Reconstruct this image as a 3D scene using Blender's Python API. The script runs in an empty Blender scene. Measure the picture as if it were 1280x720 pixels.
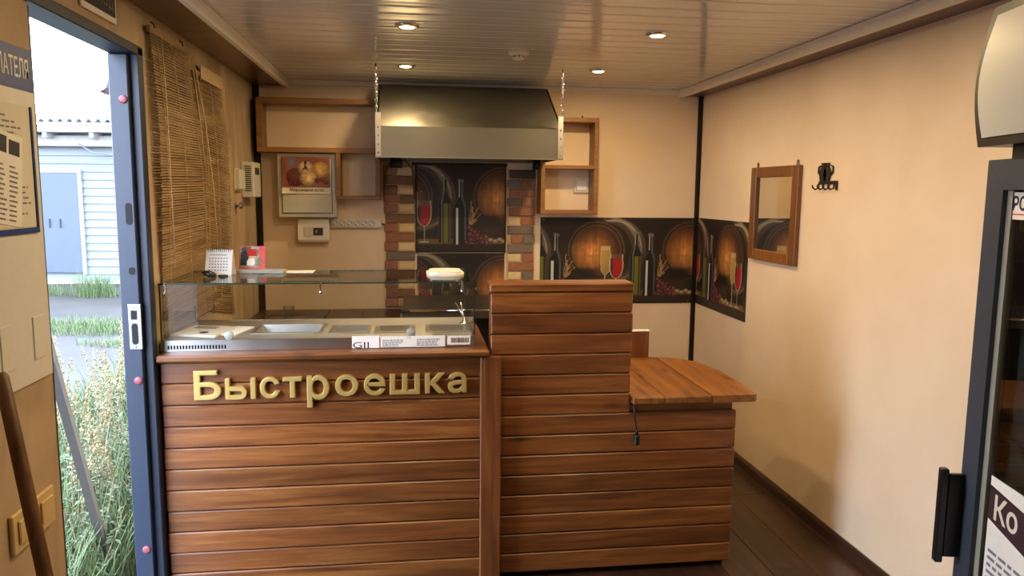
import bpy, bmesh, math, random
import numpy as np
from mathutils import Vector, Matrix
random.seed(7); rng = np.random.default_rng(7)
S = bpy.context.scene; COL = S.collection
R = math.radians

# ------------------------------------------------------------------ camera, world, sun, exposure
cd = bpy.data.cameras.new('camera'); cam = bpy.data.objects.new('camera', cd); COL.objects.link(cam)
cd.sensor_fit = 'HORIZONTAL'; cd.sensor_width = 36.0; cd.lens = 36.0 * 942.4 / 1280; cd.clip_start = .02; cd.clip_end = 300
YAW, PITCH, ROLL = R(7.674), R(7.266), R(.526)
fw = Vector((math.sin(YAW) * math.cos(PITCH), math.cos(YAW) * math.cos(PITCH), -math.sin(PITCH)))
ri = Vector((math.cos(YAW), -math.sin(YAW), 0)); up = ri.cross(fw)
r2 = ri * math.cos(ROLL) + up * math.sin(ROLL); u2 = -ri * math.sin(ROLL) + up * math.cos(ROLL)
m = Matrix((r2, u2, -fw)).transposed().to_4x4(); m.translation = Vector((0, 0, 1.6)); cam.matrix_world = m
S.camera = cam

w = bpy.data.worlds.new('world'); S.world = w; w.use_nodes = True
bg = w.node_tree.nodes['Background']; bg.inputs[0].default_value = (.68, .79, 1.0, 1); bg.inputs[1].default_value = 15.0
sl = bpy.data.lights.new('sun', 'SUN'); sl.energy = 2.0; sl.angle = R(1); sl.color = (1, .93, .8)
sun = bpy.data.objects.new('sun', sl); COL.objects.link(sun); sun.location = (5, -8, 14)
sun.rotation_euler = Vector((-.35, .55, -.8)).to_track_quat('-Z', 'Y').to_euler()
LAMP_W = 8.0
LAMP_COL = (1.0, .72, .38)
vs = S.view_settings; vs.view_transform = 'Standard'; vs.look = 'None'; vs.gamma = 1; vs.use_curve_mapping = False; vs.exposure = 0.12

XL, XR, YB, YF = -.955, 1.93, 4.92, -1.0
ZS, ZC = 2.238, 2.272

# ------------------------------------------------------------------ materials
def lin(h):
    if isinstance(h, str):
        c = [int(h[i:i + 2], 16) / 255 for i in (0, 2, 4)]
    else: c = list(h)
    return tuple(x / 12.92 if x <= .04045 else ((x + .055) / 1.055) ** 2.4 for x in c) + (1,)
def newmat(name):
    mt = bpy.data.materials.new(name); mt.use_nodes = True
    nt = mt.node_tree; return mt, nt, nt.nodes['Principled BSDF']
def N(nt, t, **k):
    n = nt.nodes.new(t)
    for a, b in k.items(): setattr(n, a, b)
    return n
def plain(name, col, rough=.5, metal=0, bump=0, scale=40, var=.06, emit=None, es=0, spec=.5, coat=0):
    mt, nt, p = newmat(name)
    c = lin(col)
    tc = N(nt, 'ShaderNodeTexCoord'); nz = N(nt, 'ShaderNodeTexNoise'); nz.inputs['Scale'].default_value = scale; nz.inputs['Detail'].default_value = 4
    nt.links.new(tc.outputs['Object'], nz.inputs['Vector'])
    mx = N(nt, 'ShaderNodeMix', data_type='RGBA')
    mx.inputs['A'].default_value = tuple(x * (1 - var) for x in c[:3]) + (1,); mx.inputs['B'].default_value = tuple(min(1, x * (1 + var)) for x in c[:3]) + (1,)
    nt.links.new(nz.outputs['Fac'], mx.inputs['Factor']); nt.links.new(mx.outputs['Result'], p.inputs['Base Color'])
    p.inputs['Roughness'].default_value = rough; p.inputs['Metallic'].default_value = metal; p.inputs['Specular IOR Level'].default_value = spec
    p.inputs['Coat Weight'].default_value = coat
    if bump:
        b = N(nt, 'ShaderNodeBump'); b.inputs['Strength'].default_value = bump; b.inputs['Distance'].default_value = .004
        nt.links.new(nz.outputs['Fac'], b.inputs['Height']); nt.links.new(b.outputs['Normal'], p.inputs['Normal'])
    if emit:
        p.inputs['Emission Color'].default_value = lin(emit); p.inputs['Emission Strength'].default_value = es
    return mt
def wood(name, dark, mid, light, axis=0, rough=.38, coat=.15, scale=1.0, knots=True, spec=.5):
    """stained timber: grain runs along the object's local axis; each board gets its own offset"""
    mt, nt, p = newmat(name); L = nt.links
    tc = N(nt, 'ShaderNodeTexCoord'); oi = N(nt, 'ShaderNodeObjectInfo')
    mu = N(nt, 'ShaderNodeMath', operation='MULTIPLY'); mu.inputs[1].default_value = 37.0; L.new(oi.outputs['Random'], mu.inputs[0])
    cmb = N(nt, 'ShaderNodeCombineXYZ')
    for i in range(3): L.new(mu.outputs[0], cmb.inputs[i])
    add = N(nt, 'ShaderNodeVectorMath', operation='ADD'); L.new(tc.outputs['Object'], add.inputs[0]); L.new(cmb.outputs[0], add.inputs[1])
    mp = N(nt, 'ShaderNodeMapping'); sc = [16 * scale] * 3; sc[axis] = 1.1 * scale; mp.inputs['Scale'].default_value = sc
    L.new(add.outputs[0], mp.inputs['Vector'])
    n1 = N(nt, 'ShaderNodeTexNoise'); n1.inputs['Scale'].default_value = 1.6; n1.inputs['Detail'].default_value = 6; n1.inputs['Roughness'].default_value = .62; n1.inputs['Distortion'].default_value = .7
    L.new(mp.outputs[0], n1.inputs['Vector'])
    mp2 = N(nt, 'ShaderNodeMapping'); sc = [130 * scale] * 3; sc[axis] = 5 * scale; mp2.inputs['Scale'].default_value = sc; L.new(add.outputs[0], mp2.inputs['Vector'])
    n2 = N(nt, 'ShaderNodeTexNoise'); n2.inputs['Scale'].default_value = 1; n2.inputs['Detail'].default_value = 3; L.new(mp2.outputs[0], n2.inputs['Vector'])
    cr = N(nt, 'ShaderNodeValToRGB'); e = cr.color_ramp.elements
    e[0].position = .28; e[0].color = lin(dark); e[1].position = .74; e[1].color = lin(light); k = e.new(.5); k.color = lin(mid)
    L.new(n1.outputs['Fac'], cr.inputs[0])
    mx = N(nt, 'ShaderNodeMix', data_type='RGBA', blend_type='MULTIPLY'); mx.inputs['Factor'].default_value = .32
    cr2 = N(nt, 'ShaderNodeValToRGB'); cr2.color_ramp.elements[0].position = .3; cr2.color_ramp.elements[0].color = (.45, .4, .36, 1); cr2.color_ramp.elements[1].position = .6
    L.new(n2.outputs['Fac'], cr2.inputs[0]); L.new(cr.outputs[0], mx.inputs['A']); L.new(cr2.outputs[0], mx.inputs['B'])
    out = mx.outputs['Result']
    if knots:
        mp3 = N(nt, 'ShaderNodeMapping'); sc = [10.0] * 3; sc[axis] = 3.2; mp3.inputs['Scale'].default_value = sc; L.new(add.outputs[0], mp3.inputs['Vector'])
        vo = N(nt, 'ShaderNodeTexVoronoi'); vo.inputs['Scale'].default_value = .9; L.new(mp3.outputs[0], vo.inputs['Vector'])
        mr = N(nt, 'ShaderNodeMapRange'); mr.inputs['From Min'].default_value = .03; mr.inputs['From Max'].default_value = .17; mr.inputs['To Min'].default_value = .75; mr.inputs['To Max'].default_value = 0
        L.new(vo.outputs['Distance'], mr.inputs['Value'])
        m3 = N(nt, 'ShaderNodeMix', data_type='RGBA'); L.new(mr.outputs[0], m3.inputs['Factor']); L.new(out, m3.inputs['A']); m3.inputs['B'].default_value = lin('2a1508')
        out = m3.outputs['Result']
    hs = N(nt, 'ShaderNodeHueSaturation'); mr2 = N(nt, 'ShaderNodeMapRange'); mr2.inputs['To Min'].default_value = .78; mr2.inputs['To Max'].default_value = 1.2
    L.new(oi.outputs['Random'], mr2.inputs['Value']); L.new(mr2.outputs[0], hs.inputs['Value']); L.new(out, hs.inputs['Color'])
    L.new(hs.outputs[0], p.inputs['Base Color'])
    p.inputs['Roughness'].default_value = rough; p.inputs['Coat Weight'].default_value = coat; p.inputs['Coat Roughness'].default_value = .25; p.inputs['Specular IOR Level'].default_value = spec
    b = N(nt, 'ShaderNodeBump'); b.inputs['Strength'].default_value = .15; b.inputs['Distance'].default_value = .003
    L.new(n2.outputs['Fac'], b.inputs['Height']); L.new(b.outputs[0], p.inputs['Normal'])
    return mt
def paper_wall(name, c1, c2, sc=(3, 3, 3), marble=0, fine=220):
    mt, nt, p = newmat(name); L = nt.links
    tc = N(nt, 'ShaderNodeTexCoord'); mp = N(nt, 'ShaderNodeMapping'); mp.inputs['Scale'].default_value = sc; L.new(tc.outputs['Object'], mp.inputs['Vector'])
    n1 = N(nt, 'ShaderNodeTexNoise'); n1.inputs['Scale'].default_value = 1.2; n1.inputs['Detail'].default_value = 6; n1.inputs['Distortion'].default_value = marble; L.new(mp.outputs[0], n1.inputs['Vector'])
    cr = N(nt, 'ShaderNodeValToRGB'); cr.color_ramp.elements[0].position = .3; cr.color_ramp.elements[0].color = lin(c1); cr.color_ramp.elements[1].position = .7; cr.color_ramp.elements[1].color = lin(c2)
    L.new(n1.outputs['Fac'], cr.inputs[0]); L.new(cr.outputs[0], p.inputs['Base Color'])
    n2 = N(nt, 'ShaderNodeTexNoise'); n2.inputs['Scale'].default_value = fine; n2.inputs['Detail'].default_value = 2; L.new(tc.outputs['Object'], n2.inputs['Vector'])
    b = N(nt, 'ShaderNodeBump'); b.inputs['Strength'].default_value = .25; b.inputs['Distance'].default_value = .002; L.new(n2.outputs['Fac'], b.inputs['Height']); L.new(b.outputs[0], p.inputs['Normal'])
    p.inputs['Roughness'].default_value = .62; p.inputs['Specular IOR Level'].default_value = .3
    return mt
def brushed(name, col, rough=.32, axis=0):
    mt, nt, p = newmat(name); L = nt.links
    tc = N(nt, 'ShaderNodeTexCoord'); mp = N(nt, 'ShaderNodeMapping'); sc = [160.] * 3; sc[axis] = 3; mp.inputs['Scale'].default_value = sc; L.new(tc.outputs['Object'], mp.inputs['Vector'])
    n = N(nt, 'ShaderNodeTexNoise'); n.inputs['Detail'].default_value = 3; n.inputs['Scale'].default_value = 1; L.new(mp.outputs[0], n.inputs['Vector'])
    n2 = N(nt, 'ShaderNodeTexNoise'); n2.inputs['Detail'].default_value = 5; n2.inputs['Scale'].default_value = 7; L.new(tc.outputs['Object'], n2.inputs['Vector'])
    mr = N(nt, 'ShaderNodeMapRange'); mr.inputs['To Min'].default_value = rough * .75; mr.inputs['To Max'].default_value = rough * 1.4; L.new(n2.outputs['Fac'], mr.inputs['Value']); L.new(mr.outputs[0], p.inputs['Roughness'])
    p.inputs['Base Color'].default_value = lin(col); p.inputs['Metallic'].default_value = 1
    b = N(nt, 'ShaderNodeBump'); b.inputs['Strength'].default_value = .08; b.inputs['Distance'].default_value = .002; L.new(n.outputs['Fac'], b.inputs['Height']); L.new(b.outputs[0], p.inputs['Normal'])
    return mt
def glassy(name, tint=(.93, .97, .95), refl=1.0, rough=.0):
    mt = bpy.data.materials.new(name); mt.use_nodes = True; nt = mt.node_tree; nt.nodes.clear(); L = nt.links
    o = N(nt, 'ShaderNodeOutputMaterial'); mx = N(nt, 'ShaderNodeMixShader'); tr = N(nt, 'ShaderNodeBsdfTransparent'); tr.inputs[0].default_value = tint + (1,)
    gl = N(nt, 'ShaderNodeBsdfGlossy'); gl.inputs['Roughness'].default_value = rough; fr = N(nt, 'ShaderNodeFresnel'); fr.inputs[0].default_value = 1.5
    ge = N(nt, 'ShaderNodeNewGeometry'); ior = N(nt, 'ShaderNodeMapRange'); ior.inputs['To Min'].default_value = 1.5; ior.inputs['To Max'].default_value = 1 / 1.5
    L.new(ge.outputs['Backfacing'], ior.inputs['Value']); L.new(ior.outputs[0], fr.inputs[0])
    mm = N(nt, 'ShaderNodeMath', operation='MULTIPLY'); mm.inputs[1].default_value = refl; L.new(fr.outputs[0], mm.inputs[0]); L.new(mm.outputs[0], mx.inputs[0])
    L.new(tr.outputs[0], mx.inputs[1]); L.new(gl.outputs[0], mx.inputs[2]); L.new(mx.outputs[0], o.inputs[0]); return mt
def printed(name, rough=.5, coat=.05):
    mt, nt, p = newmat(name); a = N(nt, 'ShaderNodeAttribute', attribute_name='print'); nt.links.new(a.outputs['Color'], p.inputs['Base Color'])
    p.inputs['Roughness'].default_value = rough; p.inputs['Coat Weight'].default_value = coat; p.inputs['Coat Roughness'].default_value = .2; return mt

M = {}
M['plank'] = wood('stained_plank', '573014', '7c4820', '9b6531')
M['plank_v'] = wood('stained_plank_upright', '573014', '73421f', '8f5b2d', axis=2)
M['plank_y'] = wood('stained_plank_top', '663a19', '875424', 'a16d35', axis=1)
M['floor'] = wood('floor_laminate', '22150f', '38231a', '503425', axis=1, rough=.3, coat=.3, knots=False)
M['soffit'] = wood('soffit_panel', '472e1f', '5f402c', '6e4d37', axis=0, rough=.3, knots=False, scale=.6)
M['shelf'] = wood('shelf_board', '80562d', '93673a', 'a57746', axis=0, rough=.5, coat=0, knots=False)
M['mirrorframe'] = wood('mirror_frame_wood', '6b4018', '7f4f20', '8f5d29', axis=2, rough=.4, knots=False)
M['dark_top'] = wood('dark_worktop', '2e1c12', '432a1b', '573826', axis=1, rough=.35, knots=False)
M['bamboo'] = wood('bamboo_slat', '7d6342', 'a88a60', 'c6aa80', axis=1, rough=.6, coat=0, knots=False)
M['broom'] = wood('worn_handle', '5a3a20', '7a5230', '8d633c', axis=2, rough=.5, knots=False)
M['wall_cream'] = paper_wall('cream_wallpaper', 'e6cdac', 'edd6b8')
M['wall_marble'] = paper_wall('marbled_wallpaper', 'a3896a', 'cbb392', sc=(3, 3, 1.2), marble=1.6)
M['ceiling'] = plain('glossy_ceiling_pvc', 'd9d6cf', .10, var=.03, scale=5, coat=.3)
M['trim_cream'] = plain('cream_trim', 'efe9da', .4)
M['black_trim'] = plain('black_corner_trim', '1c1512', .35, var=.6, scale=25)
M['white_plastic'] = plain('white_plastic', 'd8d4c4', .4)
M['cream_plastic'] = plain('cream_plastic', 'd9bd84', .4)
M['grey_plastic'] = plain('grey_plastic', '9a9a8c', .45)
M['cab_metal'] = plain('painted_cabinet_metal', 'c3c2b2', .4)
M['black'] = plain('black_plastic', '121214', .35)
M['dark_gap'] = plain('dark_recess', '0b0908', .8)
M['steel'] = brushed('stainless_steel', 'bcbab4', .3)
M['steel_dark'] = brushed('dull_steel', '8f8d88', .4)
M['hood'] = brushed('hood_sheet_steel', '7d796f', .42)
M['pan'] = brushed('food_pan_steel', 'e0ddd4', .3)
M['deck'] = brushed('deck_steel', 'bfbbb0', .5)
M['chrome'] = plain('chrome', 'd8d8d8', .12, 1, var=.02)
M['gold'] = plain('gold_lettering', 'c3a660', .4, .4, var=.1, scale=60)
M['door_paint'] = plain('blue_grey_door_paint', '1e283a', .42, var=.1, scale=8)
M['fridge'] = plain('fridge_charcoal', '3c434c', .4, var=.05)
M['fridge_in'] = plain('fridge_interior', '57574f', .5)
M['lightbox'] = plain('lightbox_acrylic', 'bdbdb6', .3, var=.03, scale=4)
M['red_cap'] = plain('red_cap', '85444c', .4)
M['blue'] = plain('sign_blue', '1f3f87', .4)
M['panel_white'] = plain('stand_white', 'e2dfd6', .35)
M['paper'] = plain('paper', 'dcd6c4', .6)
M['paper_white'] = plain('white_paper', 'efece2', .6)  # whiter stock than plain paper, one even colour; also white plastic edges
M['ink'] = plain('ink', '2b2b33', .6)
M['ink_grey'] = plain('grey_ink', '7b7a80', .6)
M['ink_navy'] = plain('navy_ink', '222a5c', .5)
M['red'] = plain('red_print', 'd23b36', .5)
M['brown_band'] = plain('brown_band', '3b2428', .5)
M['brick_red'] = plain('brick_red', '97654a', .8, bump=.6, var=.3, scale=45)
M['brick_brown'] = plain('brick_brown', '7c5a43', .8, bump=.6, var=.3, scale=45)
M['brick_grey'] = plain('brick_grey', '77685a', .8, bump=.6, var=.25, scale=45)
M['brick_cream'] = plain('brick_cream', 'd8bd8d', .8, bump=.5, var=.12, scale=45)
M['brick_smoke'] = plain('brick_smoke', '4f4238', .8, bump=.6, var=.3, scale=45)
M['glass'] = glassy('clear_glass', (.984, .994, .988))
M['glass_edge'] = plain('green_glass_edge', '1f3a34', .1)
M['cup_glass'] = glassy('cup_glass', (.96, .97, .965), 1.4)
M['fridge_glass'] = glassy('fridge_glass', (.75, .77, .76), 1.5)
M['iron'] = plain('wrought_iron', '17130f', .5)
M['cable'] = plain('cable_grey', '5a4f43', .5)
M['cord'] = plain('blind_cord', 'd0b58b', .7)
M['lamp_glow'] = plain('lamp_lens', 'fff1cf', .3, emit='ffe2a6', es=18)
M['siding'] = plain('white_siding', '5e6466', .55, var=.05, scale=6)
M['shed_door'] = plain('shed_door_metal', '3d4752', .5, var=.1, scale=5)
M['shed_beam'] = plain('weathered_beam', '8a8681', .8, var=.25, scale=8)
M['roof'] = plain('corrugated_roof', '7f8184', .7, var=.2, scale=6)
M['ground'] = paper_wall('dirt_ground', '262524', '363432', sc=(1, 1, 1), marble=.5, fine=12)
M['stem'] = plain('dry_stem', '7d7255', .8, var=.3)
M['leaf'] = plain('weed_leaf', '3d5230', .6, var=.4, scale=30)
M['leaf2'] = plain('weed_leaf_pale', '57664a', .6, var=.4, scale=30)
M['seed'] = plain('seed_head', '847c5c', .8, var=.25)
M['grass'] = plain('grass_blade', '495a34', .7, var=.4, scale=20)
M['pole'] = plain('grey_bar', '4d4b4a', .6, var=.15)
M['purple'] = plain('purple_cloth', '4d4062', .8, var=.2)
M['print'] = printed('wine_print')
M['kiosk_out'] = plain('kiosk_cladding', 'b8b3a8', .6)
M['mirror'] = plain('mirror_glass', 'dcdcd4', .02, 1, var=0)
M['rubber'] = plain('grey_bar_rubber', '3d3d3d', .5)

# ------------------------------------------------------------------ mesh helpers
WORLD = {}
class MB:
    def __init__(s): s.v = []; s.f = []; s.mi = []; s.sm = []
    def quadv(s, vs, mi=0, smooth=False):
        b = len(s.v); s.v += [tuple(x) for x in vs]; s.f.append(tuple(range(b, b + len(vs)))); s.mi.append(mi); s.sm.append(smooth)
    def box(s, x0, x1, y0, y1, z0, z1, mi=0):
        b = len(s.v)
        s.v += [(x, y, z) for z in (z0, z1) for y in (y0, y1) for x in (x0, x1)]
        for f in ((0, 2, 3, 1), (4, 5, 7, 6), (0, 1, 5, 4), (2, 6, 7, 3), (0, 4, 6, 2), (1, 3, 7, 5)):
            s.f.append(tuple(b + i for i in f)); s.mi.append(mi); s.sm.append(False)
        return s
    def cbox(s, x0, x1, y0, y1, z0, z1, c=.004, mi=0):
        """box with chamfered edges"""
        bm = bmesh.new(); bmesh.ops.create_cube(bm, size=1)
        for v in bm.verts: v.co = Vector(((x0 + x1) / 2 + v.co.x * (x1 - x0), (y0 + y1) / 2 + v.co.y * (y1 - y0), (z0 + z1) / 2 + v.co.z * (z1 - z0)))
        c = min(c, (x1 - x0) * .45, (y1 - y0) * .45, (z1 - z0) * .45)
        bmesh.ops.bevel(bm, geom=bm.edges[:], offset=c, segments=1, affect='EDGES', profile=.5)
        s.bm(bm, mi); return s
    def bm(s, bm, mi=0, smooth=False):
        bm.verts.index_update(); b = len(s.v); s.v += [tuple(v.co) for v in bm.verts]
        for f in bm.faces: s.f.append(tuple(b + v.index for v in f.verts)); s.mi.append(mi); s.sm.append(smooth)
        bm.free()
    def tube(s, pts, r, n=8, mi=0, caps=True, smooth=True):
        pts = [Vector(p) for p in pts]; rr = r if isinstance(r, (list, tuple)) else [r] * len(pts); rings = []; prev = None
        for i, p in enumerate(pts):
            d = (pts[min(i + 1, len(pts) - 1)] - pts[max(i - 1, 0)]).normalized()
            if prev is None:
                a = d.orthogonal().normalized()
            else:
                a = (prev - d * prev.dot(d)); a = a.normalized() if a.length > 1e-6 else d.orthogonal().normalized()
            prev = a; bb = d.cross(a); base = len(s.v)
            s.v += [tuple(p + (a * math.cos(2 * math.pi * k / n) + bb * math.sin(2 * math.pi * k / n)) * rr[i]) for k in range(n)]; rings.append(base)
        for i in range(len(rings) - 1):
            for k in range(n):
                s.f.append((rings[i] + k, rings[i] + (k + 1) % n, rings[i + 1] + (k + 1) % n, rings[i + 1] + k)); s.mi.append(mi); s.sm.append(smooth)
        if caps:
            s.f.append(tuple(rings[0] + k for k in reversed(range(n)))); s.mi.append(mi); s.sm.append(False)
            s.f.append(tuple(rings[-1] + k for k in range(n))); s.mi.append(mi); s.sm.append(False)
        return s
    def lathe(s, c, prof, axis='z', n=20, mi=0, smooth=True):
        """prof: list of (r, h) along the axis from c"""
        base = len(s.v)
        for r_, h in prof:
            for k in range(n):
                a = 2 * math.pi * k / n; u, v = r_ * math.cos(a), r_ * math.sin(a)
                q = {'z': (u, v, h), 'y': (u, h, -v), 'x': (h, u, v)}[axis]
                s.v.append((c[0] + q[0], c[1] + q[1], c[2] + q[2]))
        for i in range(len(prof) - 1):
            for k in range(n):
                a, b = base + i * n + k, base + i * n + (k + 1) % n
                s.f.append((a, b, b + n, a + n)); s.mi.append(mi); s.sm.append(smooth)
        for i, rev in ((0, True), (len(prof) - 1, False)):
            if prof[i][0] > 1e-5:
                f = [base + i * n + k for k in range(n)]; s.f.append(tuple(reversed(f)) if rev else tuple(f)); s.mi.append(mi); s.sm.append(False)
        return s
    def prism(s, poly, axis, a, b, mi=0):
        """poly: 2D outline; axis: extrusion axis ('x': poly=(y,z), 'y': (x,z), 'z': (x,y))"""
        def P(u, v, h): return {'x': (h, u, v), 'y': (u, h, v), 'z': (u, v, h)}[axis]
        n = len(poly); base = len(s.v)
        s.v += [P(u, v, a) for u, v in poly] + [P(u, v, b) for u, v in poly]
        s.f.append(tuple(base + i for i in range(n))); s.f.append(tuple(base + n + i for i in reversed(range(n)))); s.mi += [mi, mi]; s.sm += [False, False]
        for i in range(n):
            j = (i + 1) % n; s.f.append((base + i, base + n + i, base + n + j, base + j)); s.mi.append(mi); s.sm.append(False)
        return s
    def xform(s, mat):
        s.v = [tuple(mat @ Vector(v)) for v in s.v]; return s
    def join(s, o, mi=None):
        b = len(s.v); s.v += o.v; s.f += [tuple(b + i for i in f) for f in o.f]; s.mi += [mi if mi is not None else k for k in o.mi]; s.sm += o.sm; return s

def tag(o, label=None, cat=None, group=None, kind=None):
    if label: o['label'] = label
    if cat: o['category'] = cat
    if group: o['group'] = group
    if kind: o['kind'] = kind
    return o
def add(name, mb, mats, parent=None, label=None, cat=None, group=None, kind=None, fix=True, base=False):
    """link the builder as ONE object; its origin goes to its own centre (or base centre)"""
    v = np.array(mb.v, float); lo, hi = v.min(0), v.max(0); o = (lo + hi) / 2
    if base: o[2] = lo[2]
    me = bpy.data.meshes.new(name); me.from_pydata((v - o).tolist(), [], mb.f)
    mats = mats if isinstance(mats, (list, tuple)) else [mats]
    for q in mats: me.materials.append(M[q])
    me.polygons.foreach_set('material_index', mb.mi); me.polygons.foreach_set('use_smooth', mb.sm)
    if fix:
        bm = bmesh.new(); bm.from_mesh(me); bmesh.ops.recalc_face_normals(bm, faces=bm.faces); bm.to_mesh(me); bm.free()
    me.update()
    ob = bpy.data.objects.new(name, me); COL.objects.link(ob)
    W = Vector(o); ob.location = W; WORLD[ob] = W
    if parent is not None: ob.parent = parent; ob.location = W - WORLD[parent]
    return tag(ob, label, cat, group, kind)
def root(name, loc, label=None, cat=None, group=None, kind=None, rot=0, local=False):
    o = bpy.data.objects.new(name, None); COL.objects.link(o); o.location = loc; o.rotation_euler = (0, 0, rot); o.empty_display_size = .1
    WORLD[o] = Vector((0, 0, 0)) if (rot or local) else Vector(loc)
    return tag(o, label, cat, group, kind)
def clone(o, loc, parent=None, scale=None):
    """copy one object (mesh shared) so that its origin is at world/parent-space loc"""
    c = o.copy(); COL.objects.link(c); W = Vector(loc); WORLD[c] = W
    c.location = W - (WORLD[parent] if parent is not None else Vector()); c.parent = parent
    if scale: c.scale = scale
    return c
def remat(o, name):
    o.material_slots[0].link = 'OBJECT'; o.material_slots[0].material = M[name]
def glyphs(txt, height=1, extrude=.0, bold=0.0):
    """text as a builder in the local XY plane, scaled so that its box is (w, height); bold swells the outline with a rounded edge"""
    c = bpy.data.curves.new('t', 'FONT'); c.body = txt; c.size = 1; c.resolution_u = 4
    if extrude: c.extrude = .06; c.bevel_depth = bold; c.bevel_resolution = 1
    elif bold: c.bevel_depth = bold; c.bevel_resolution = 0
    o = bpy.data.objects.new('t', c); COL.objects.link(o); dg = bpy.context.evaluated_depsgraph_get(); me = bpy.data.meshes.new_from_object(o.evaluated_get(dg))
    bm = bmesh.new(); bm.from_mesh(me); mb = MB(); mb.bm(bm); bpy.data.objects.remove(o); bpy.data.curves.remove(c); bpy.data.meshes.remove(me)
    v = np.array(mb.v); lo, hi = v.min(0), v.max(0); sc = height / (hi[1] - lo[1])
    zs = (extrude / (hi[2] - lo[2])) if extrude else (.0003 / max(hi[2] - lo[2], 1e-6) if bold else 0)
    v = (v - lo) * [sc, sc, zs]; mb.v = [tuple(x) for x in v]
    return mb, (hi[0] - lo[0]) * sc
def on_plane(mb, origin, ux, uy):
    ux, uy = Vector(ux), Vector(uy); uz = ux.cross(uy); m_ = Matrix((ux, uy, uz)).transposed().to_4x4(); m_.translation = Vector(origin); return mb.xform(m_)
def lines_print(w, h, rows, seed, ink=.5):
    """rows of small printed words in a local XY rectangle"""
    rg = random.Random(seed); mb = MB(); dy = h / rows
    for i in range(rows):
        x = 0; end = w * rg.uniform(.6, 1)
        while x < end:
            l = min(rg.uniform(.05, .16) * w, end - x)
            mb.quadv([(x, i * dy, 0), (x + l, i * dy, 0), (x + l, i * dy + dy * ink, 0), (x, i * dy + dy * ink, 0)]); x += l + .025 * w
    return mb

# ------------------------------------------------------------------ the room
fl = add('floor', MB().box(XL - .02, XR + .02, YF, YB, -.12, -.012), 'dark_gap', kind='structure')
pw, pl = .19, 1.25
proto = None
ix = 0; x = XL
while x < XR - .01:
    x1 = min(x + pw, XR); off = (ix * .47) % pl
    y = YF - off
    while y < YB:
        y0, y1 = max(y, YF), min(y + pl, YB)
        if y1 - y0 > .05:
            full = abs(y1 - y0 - pl) < 1e-6 and abs(x1 - x - pw) < 1e-6
            if full and proto is not None: clone(proto, ((x + x1) / 2, (y0 + y1) / 2, -.006), fl)
            else:
                o = add('floor_plank', MB().cbox(x + .0008, x1 - .0008, y0 + .0008, y1 - .0008, -.012, 0, .0015), 'floor', fl)
                if full: proto = o
        y += pl
    x += pw; ix += 1

DY0, DY1, DZ = 2.12, 2.925, 2.092
mb = MB().box(XL - .08, XL, YF, DY0, -.1, ZC + .05).box(XL - .08, XL, DY1, YB + .1, -.1, ZC + .05).box(XL - .08, XL, DY0, DY1, DZ, ZC + .05).box(XL - .08, XL, DY0, DY1, -.1, -.005)
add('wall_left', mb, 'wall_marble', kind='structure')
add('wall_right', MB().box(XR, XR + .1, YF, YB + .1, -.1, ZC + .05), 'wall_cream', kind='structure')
add('wall_back', MB().box(XL, XR, YB, YB + .1, -.1, ZC + .05), 'wall_cream', kind='structure')
add('wall_front', MB().box(XL - .1, XR + .1, YF - .1, YF, -.1, ZC + .05), 'wall_cream', kind='structure')
add('roof', MB().box(XL - .2, XR + .2, YF - .2, YB + .2, ZC + .05, ZC + .17), 'kiosk_out', kind='structure')
# ceiling: glossy lamellae running across the room
CX0, CX1, CY1 = -.765, 1.785, 4.90
ce = add('ceiling', MB().box(XL, XR, YF, YB, ZC + .015, ZC + .05), 'ceiling', kind='structure')
prof = []
for k in range(2):
    a = k / 2
    prof += [(a + .000, .004 if k == 0 else .0022), (a + .012, .0006), (a + .03, 0), (a + .14, .0006), (a + .25, .0009), (a + .36, .0006), (a + .47, 0), (a + .488, .0006)]
prof += [(1., .004)]
pitch = .25
def ceiling_panel(y0, y1):
    mb = MB(); n = len(prof); b = 0
    for X in (CX0 - .03, CX1 + .03):
        mb.v += [(X, y0 + (y1 - y0) * u, ZC + h) for u, h in prof]
    for i in range(n - 1): mb.f.append((i, i + 1, n + i + 1, n + i)); mb.mi.append(0); mb.sm.append(True)
    mb.box(CX0 - .03, CX1 + .03, y0, y1, ZC + .007, ZC + .015); return mb
p0 = None; y = CY1
while y > YF + .02:
    if p0 is None: p0 = add('ceiling_panel', ceiling_panel(y - pitch, y), 'ceiling', ce); pc = WORLD[p0].copy()
    else: clone(p0, (pc.x, pc.y - (CY1 - y), pc.z), ce)
    y -= pitch
# soffits and trims
add('trim_1', MB().box(XL, CX0, YF, YB, ZS, ZC + .02), 'soffit', kind='structure', label='brown wood soffit strip along the left wall')
add('trim_2', MB().box(CX1, XR, YF, YB, ZS, ZC + .02), 'soffit', kind='structure', label='brown wood soffit strip along the right wall')
def cornice(x0, x1, s):
    pts = [(x0, ZS - .012), (x0 + s * .022, ZS - .012), (x0 + s * .026, ZS - .004), (x0 + s * .026, ZC - .012), (x0 + s * .034, ZC - .002), (x0, ZC + .01)]
    return MB().prism(pts, 'y', YF, YB - .0)
add('trim_3', cornice(CX0 - .002, 0, 1), 'trim_cream', kind='structure', label='cream cornice edging the left side of the ceiling')
add('trim_4', cornice(CX1 + .002, 0, -1), 'trim_cream', kind='structure', label='cream cornice edging the right side of the ceiling')
add('trim_5', MB().prism([(YB, ZC - .028), (YB - .022, ZC - .028), (YB - .028, ZC - .02), (YB - .028, ZC), (YB, ZC)], 'x', CX0, CX1), 'trim_cream', kind='structure', label='cream cornice along the back wall')
add('trim_6', MB().box(XL, XL + .035, YB - .006, YB, 0, ZS).box(XL, XL + .006, YB - .035, YB, 0, ZS), 'black_trim', kind='structure', label='black corner strip between left and back walls')
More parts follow.
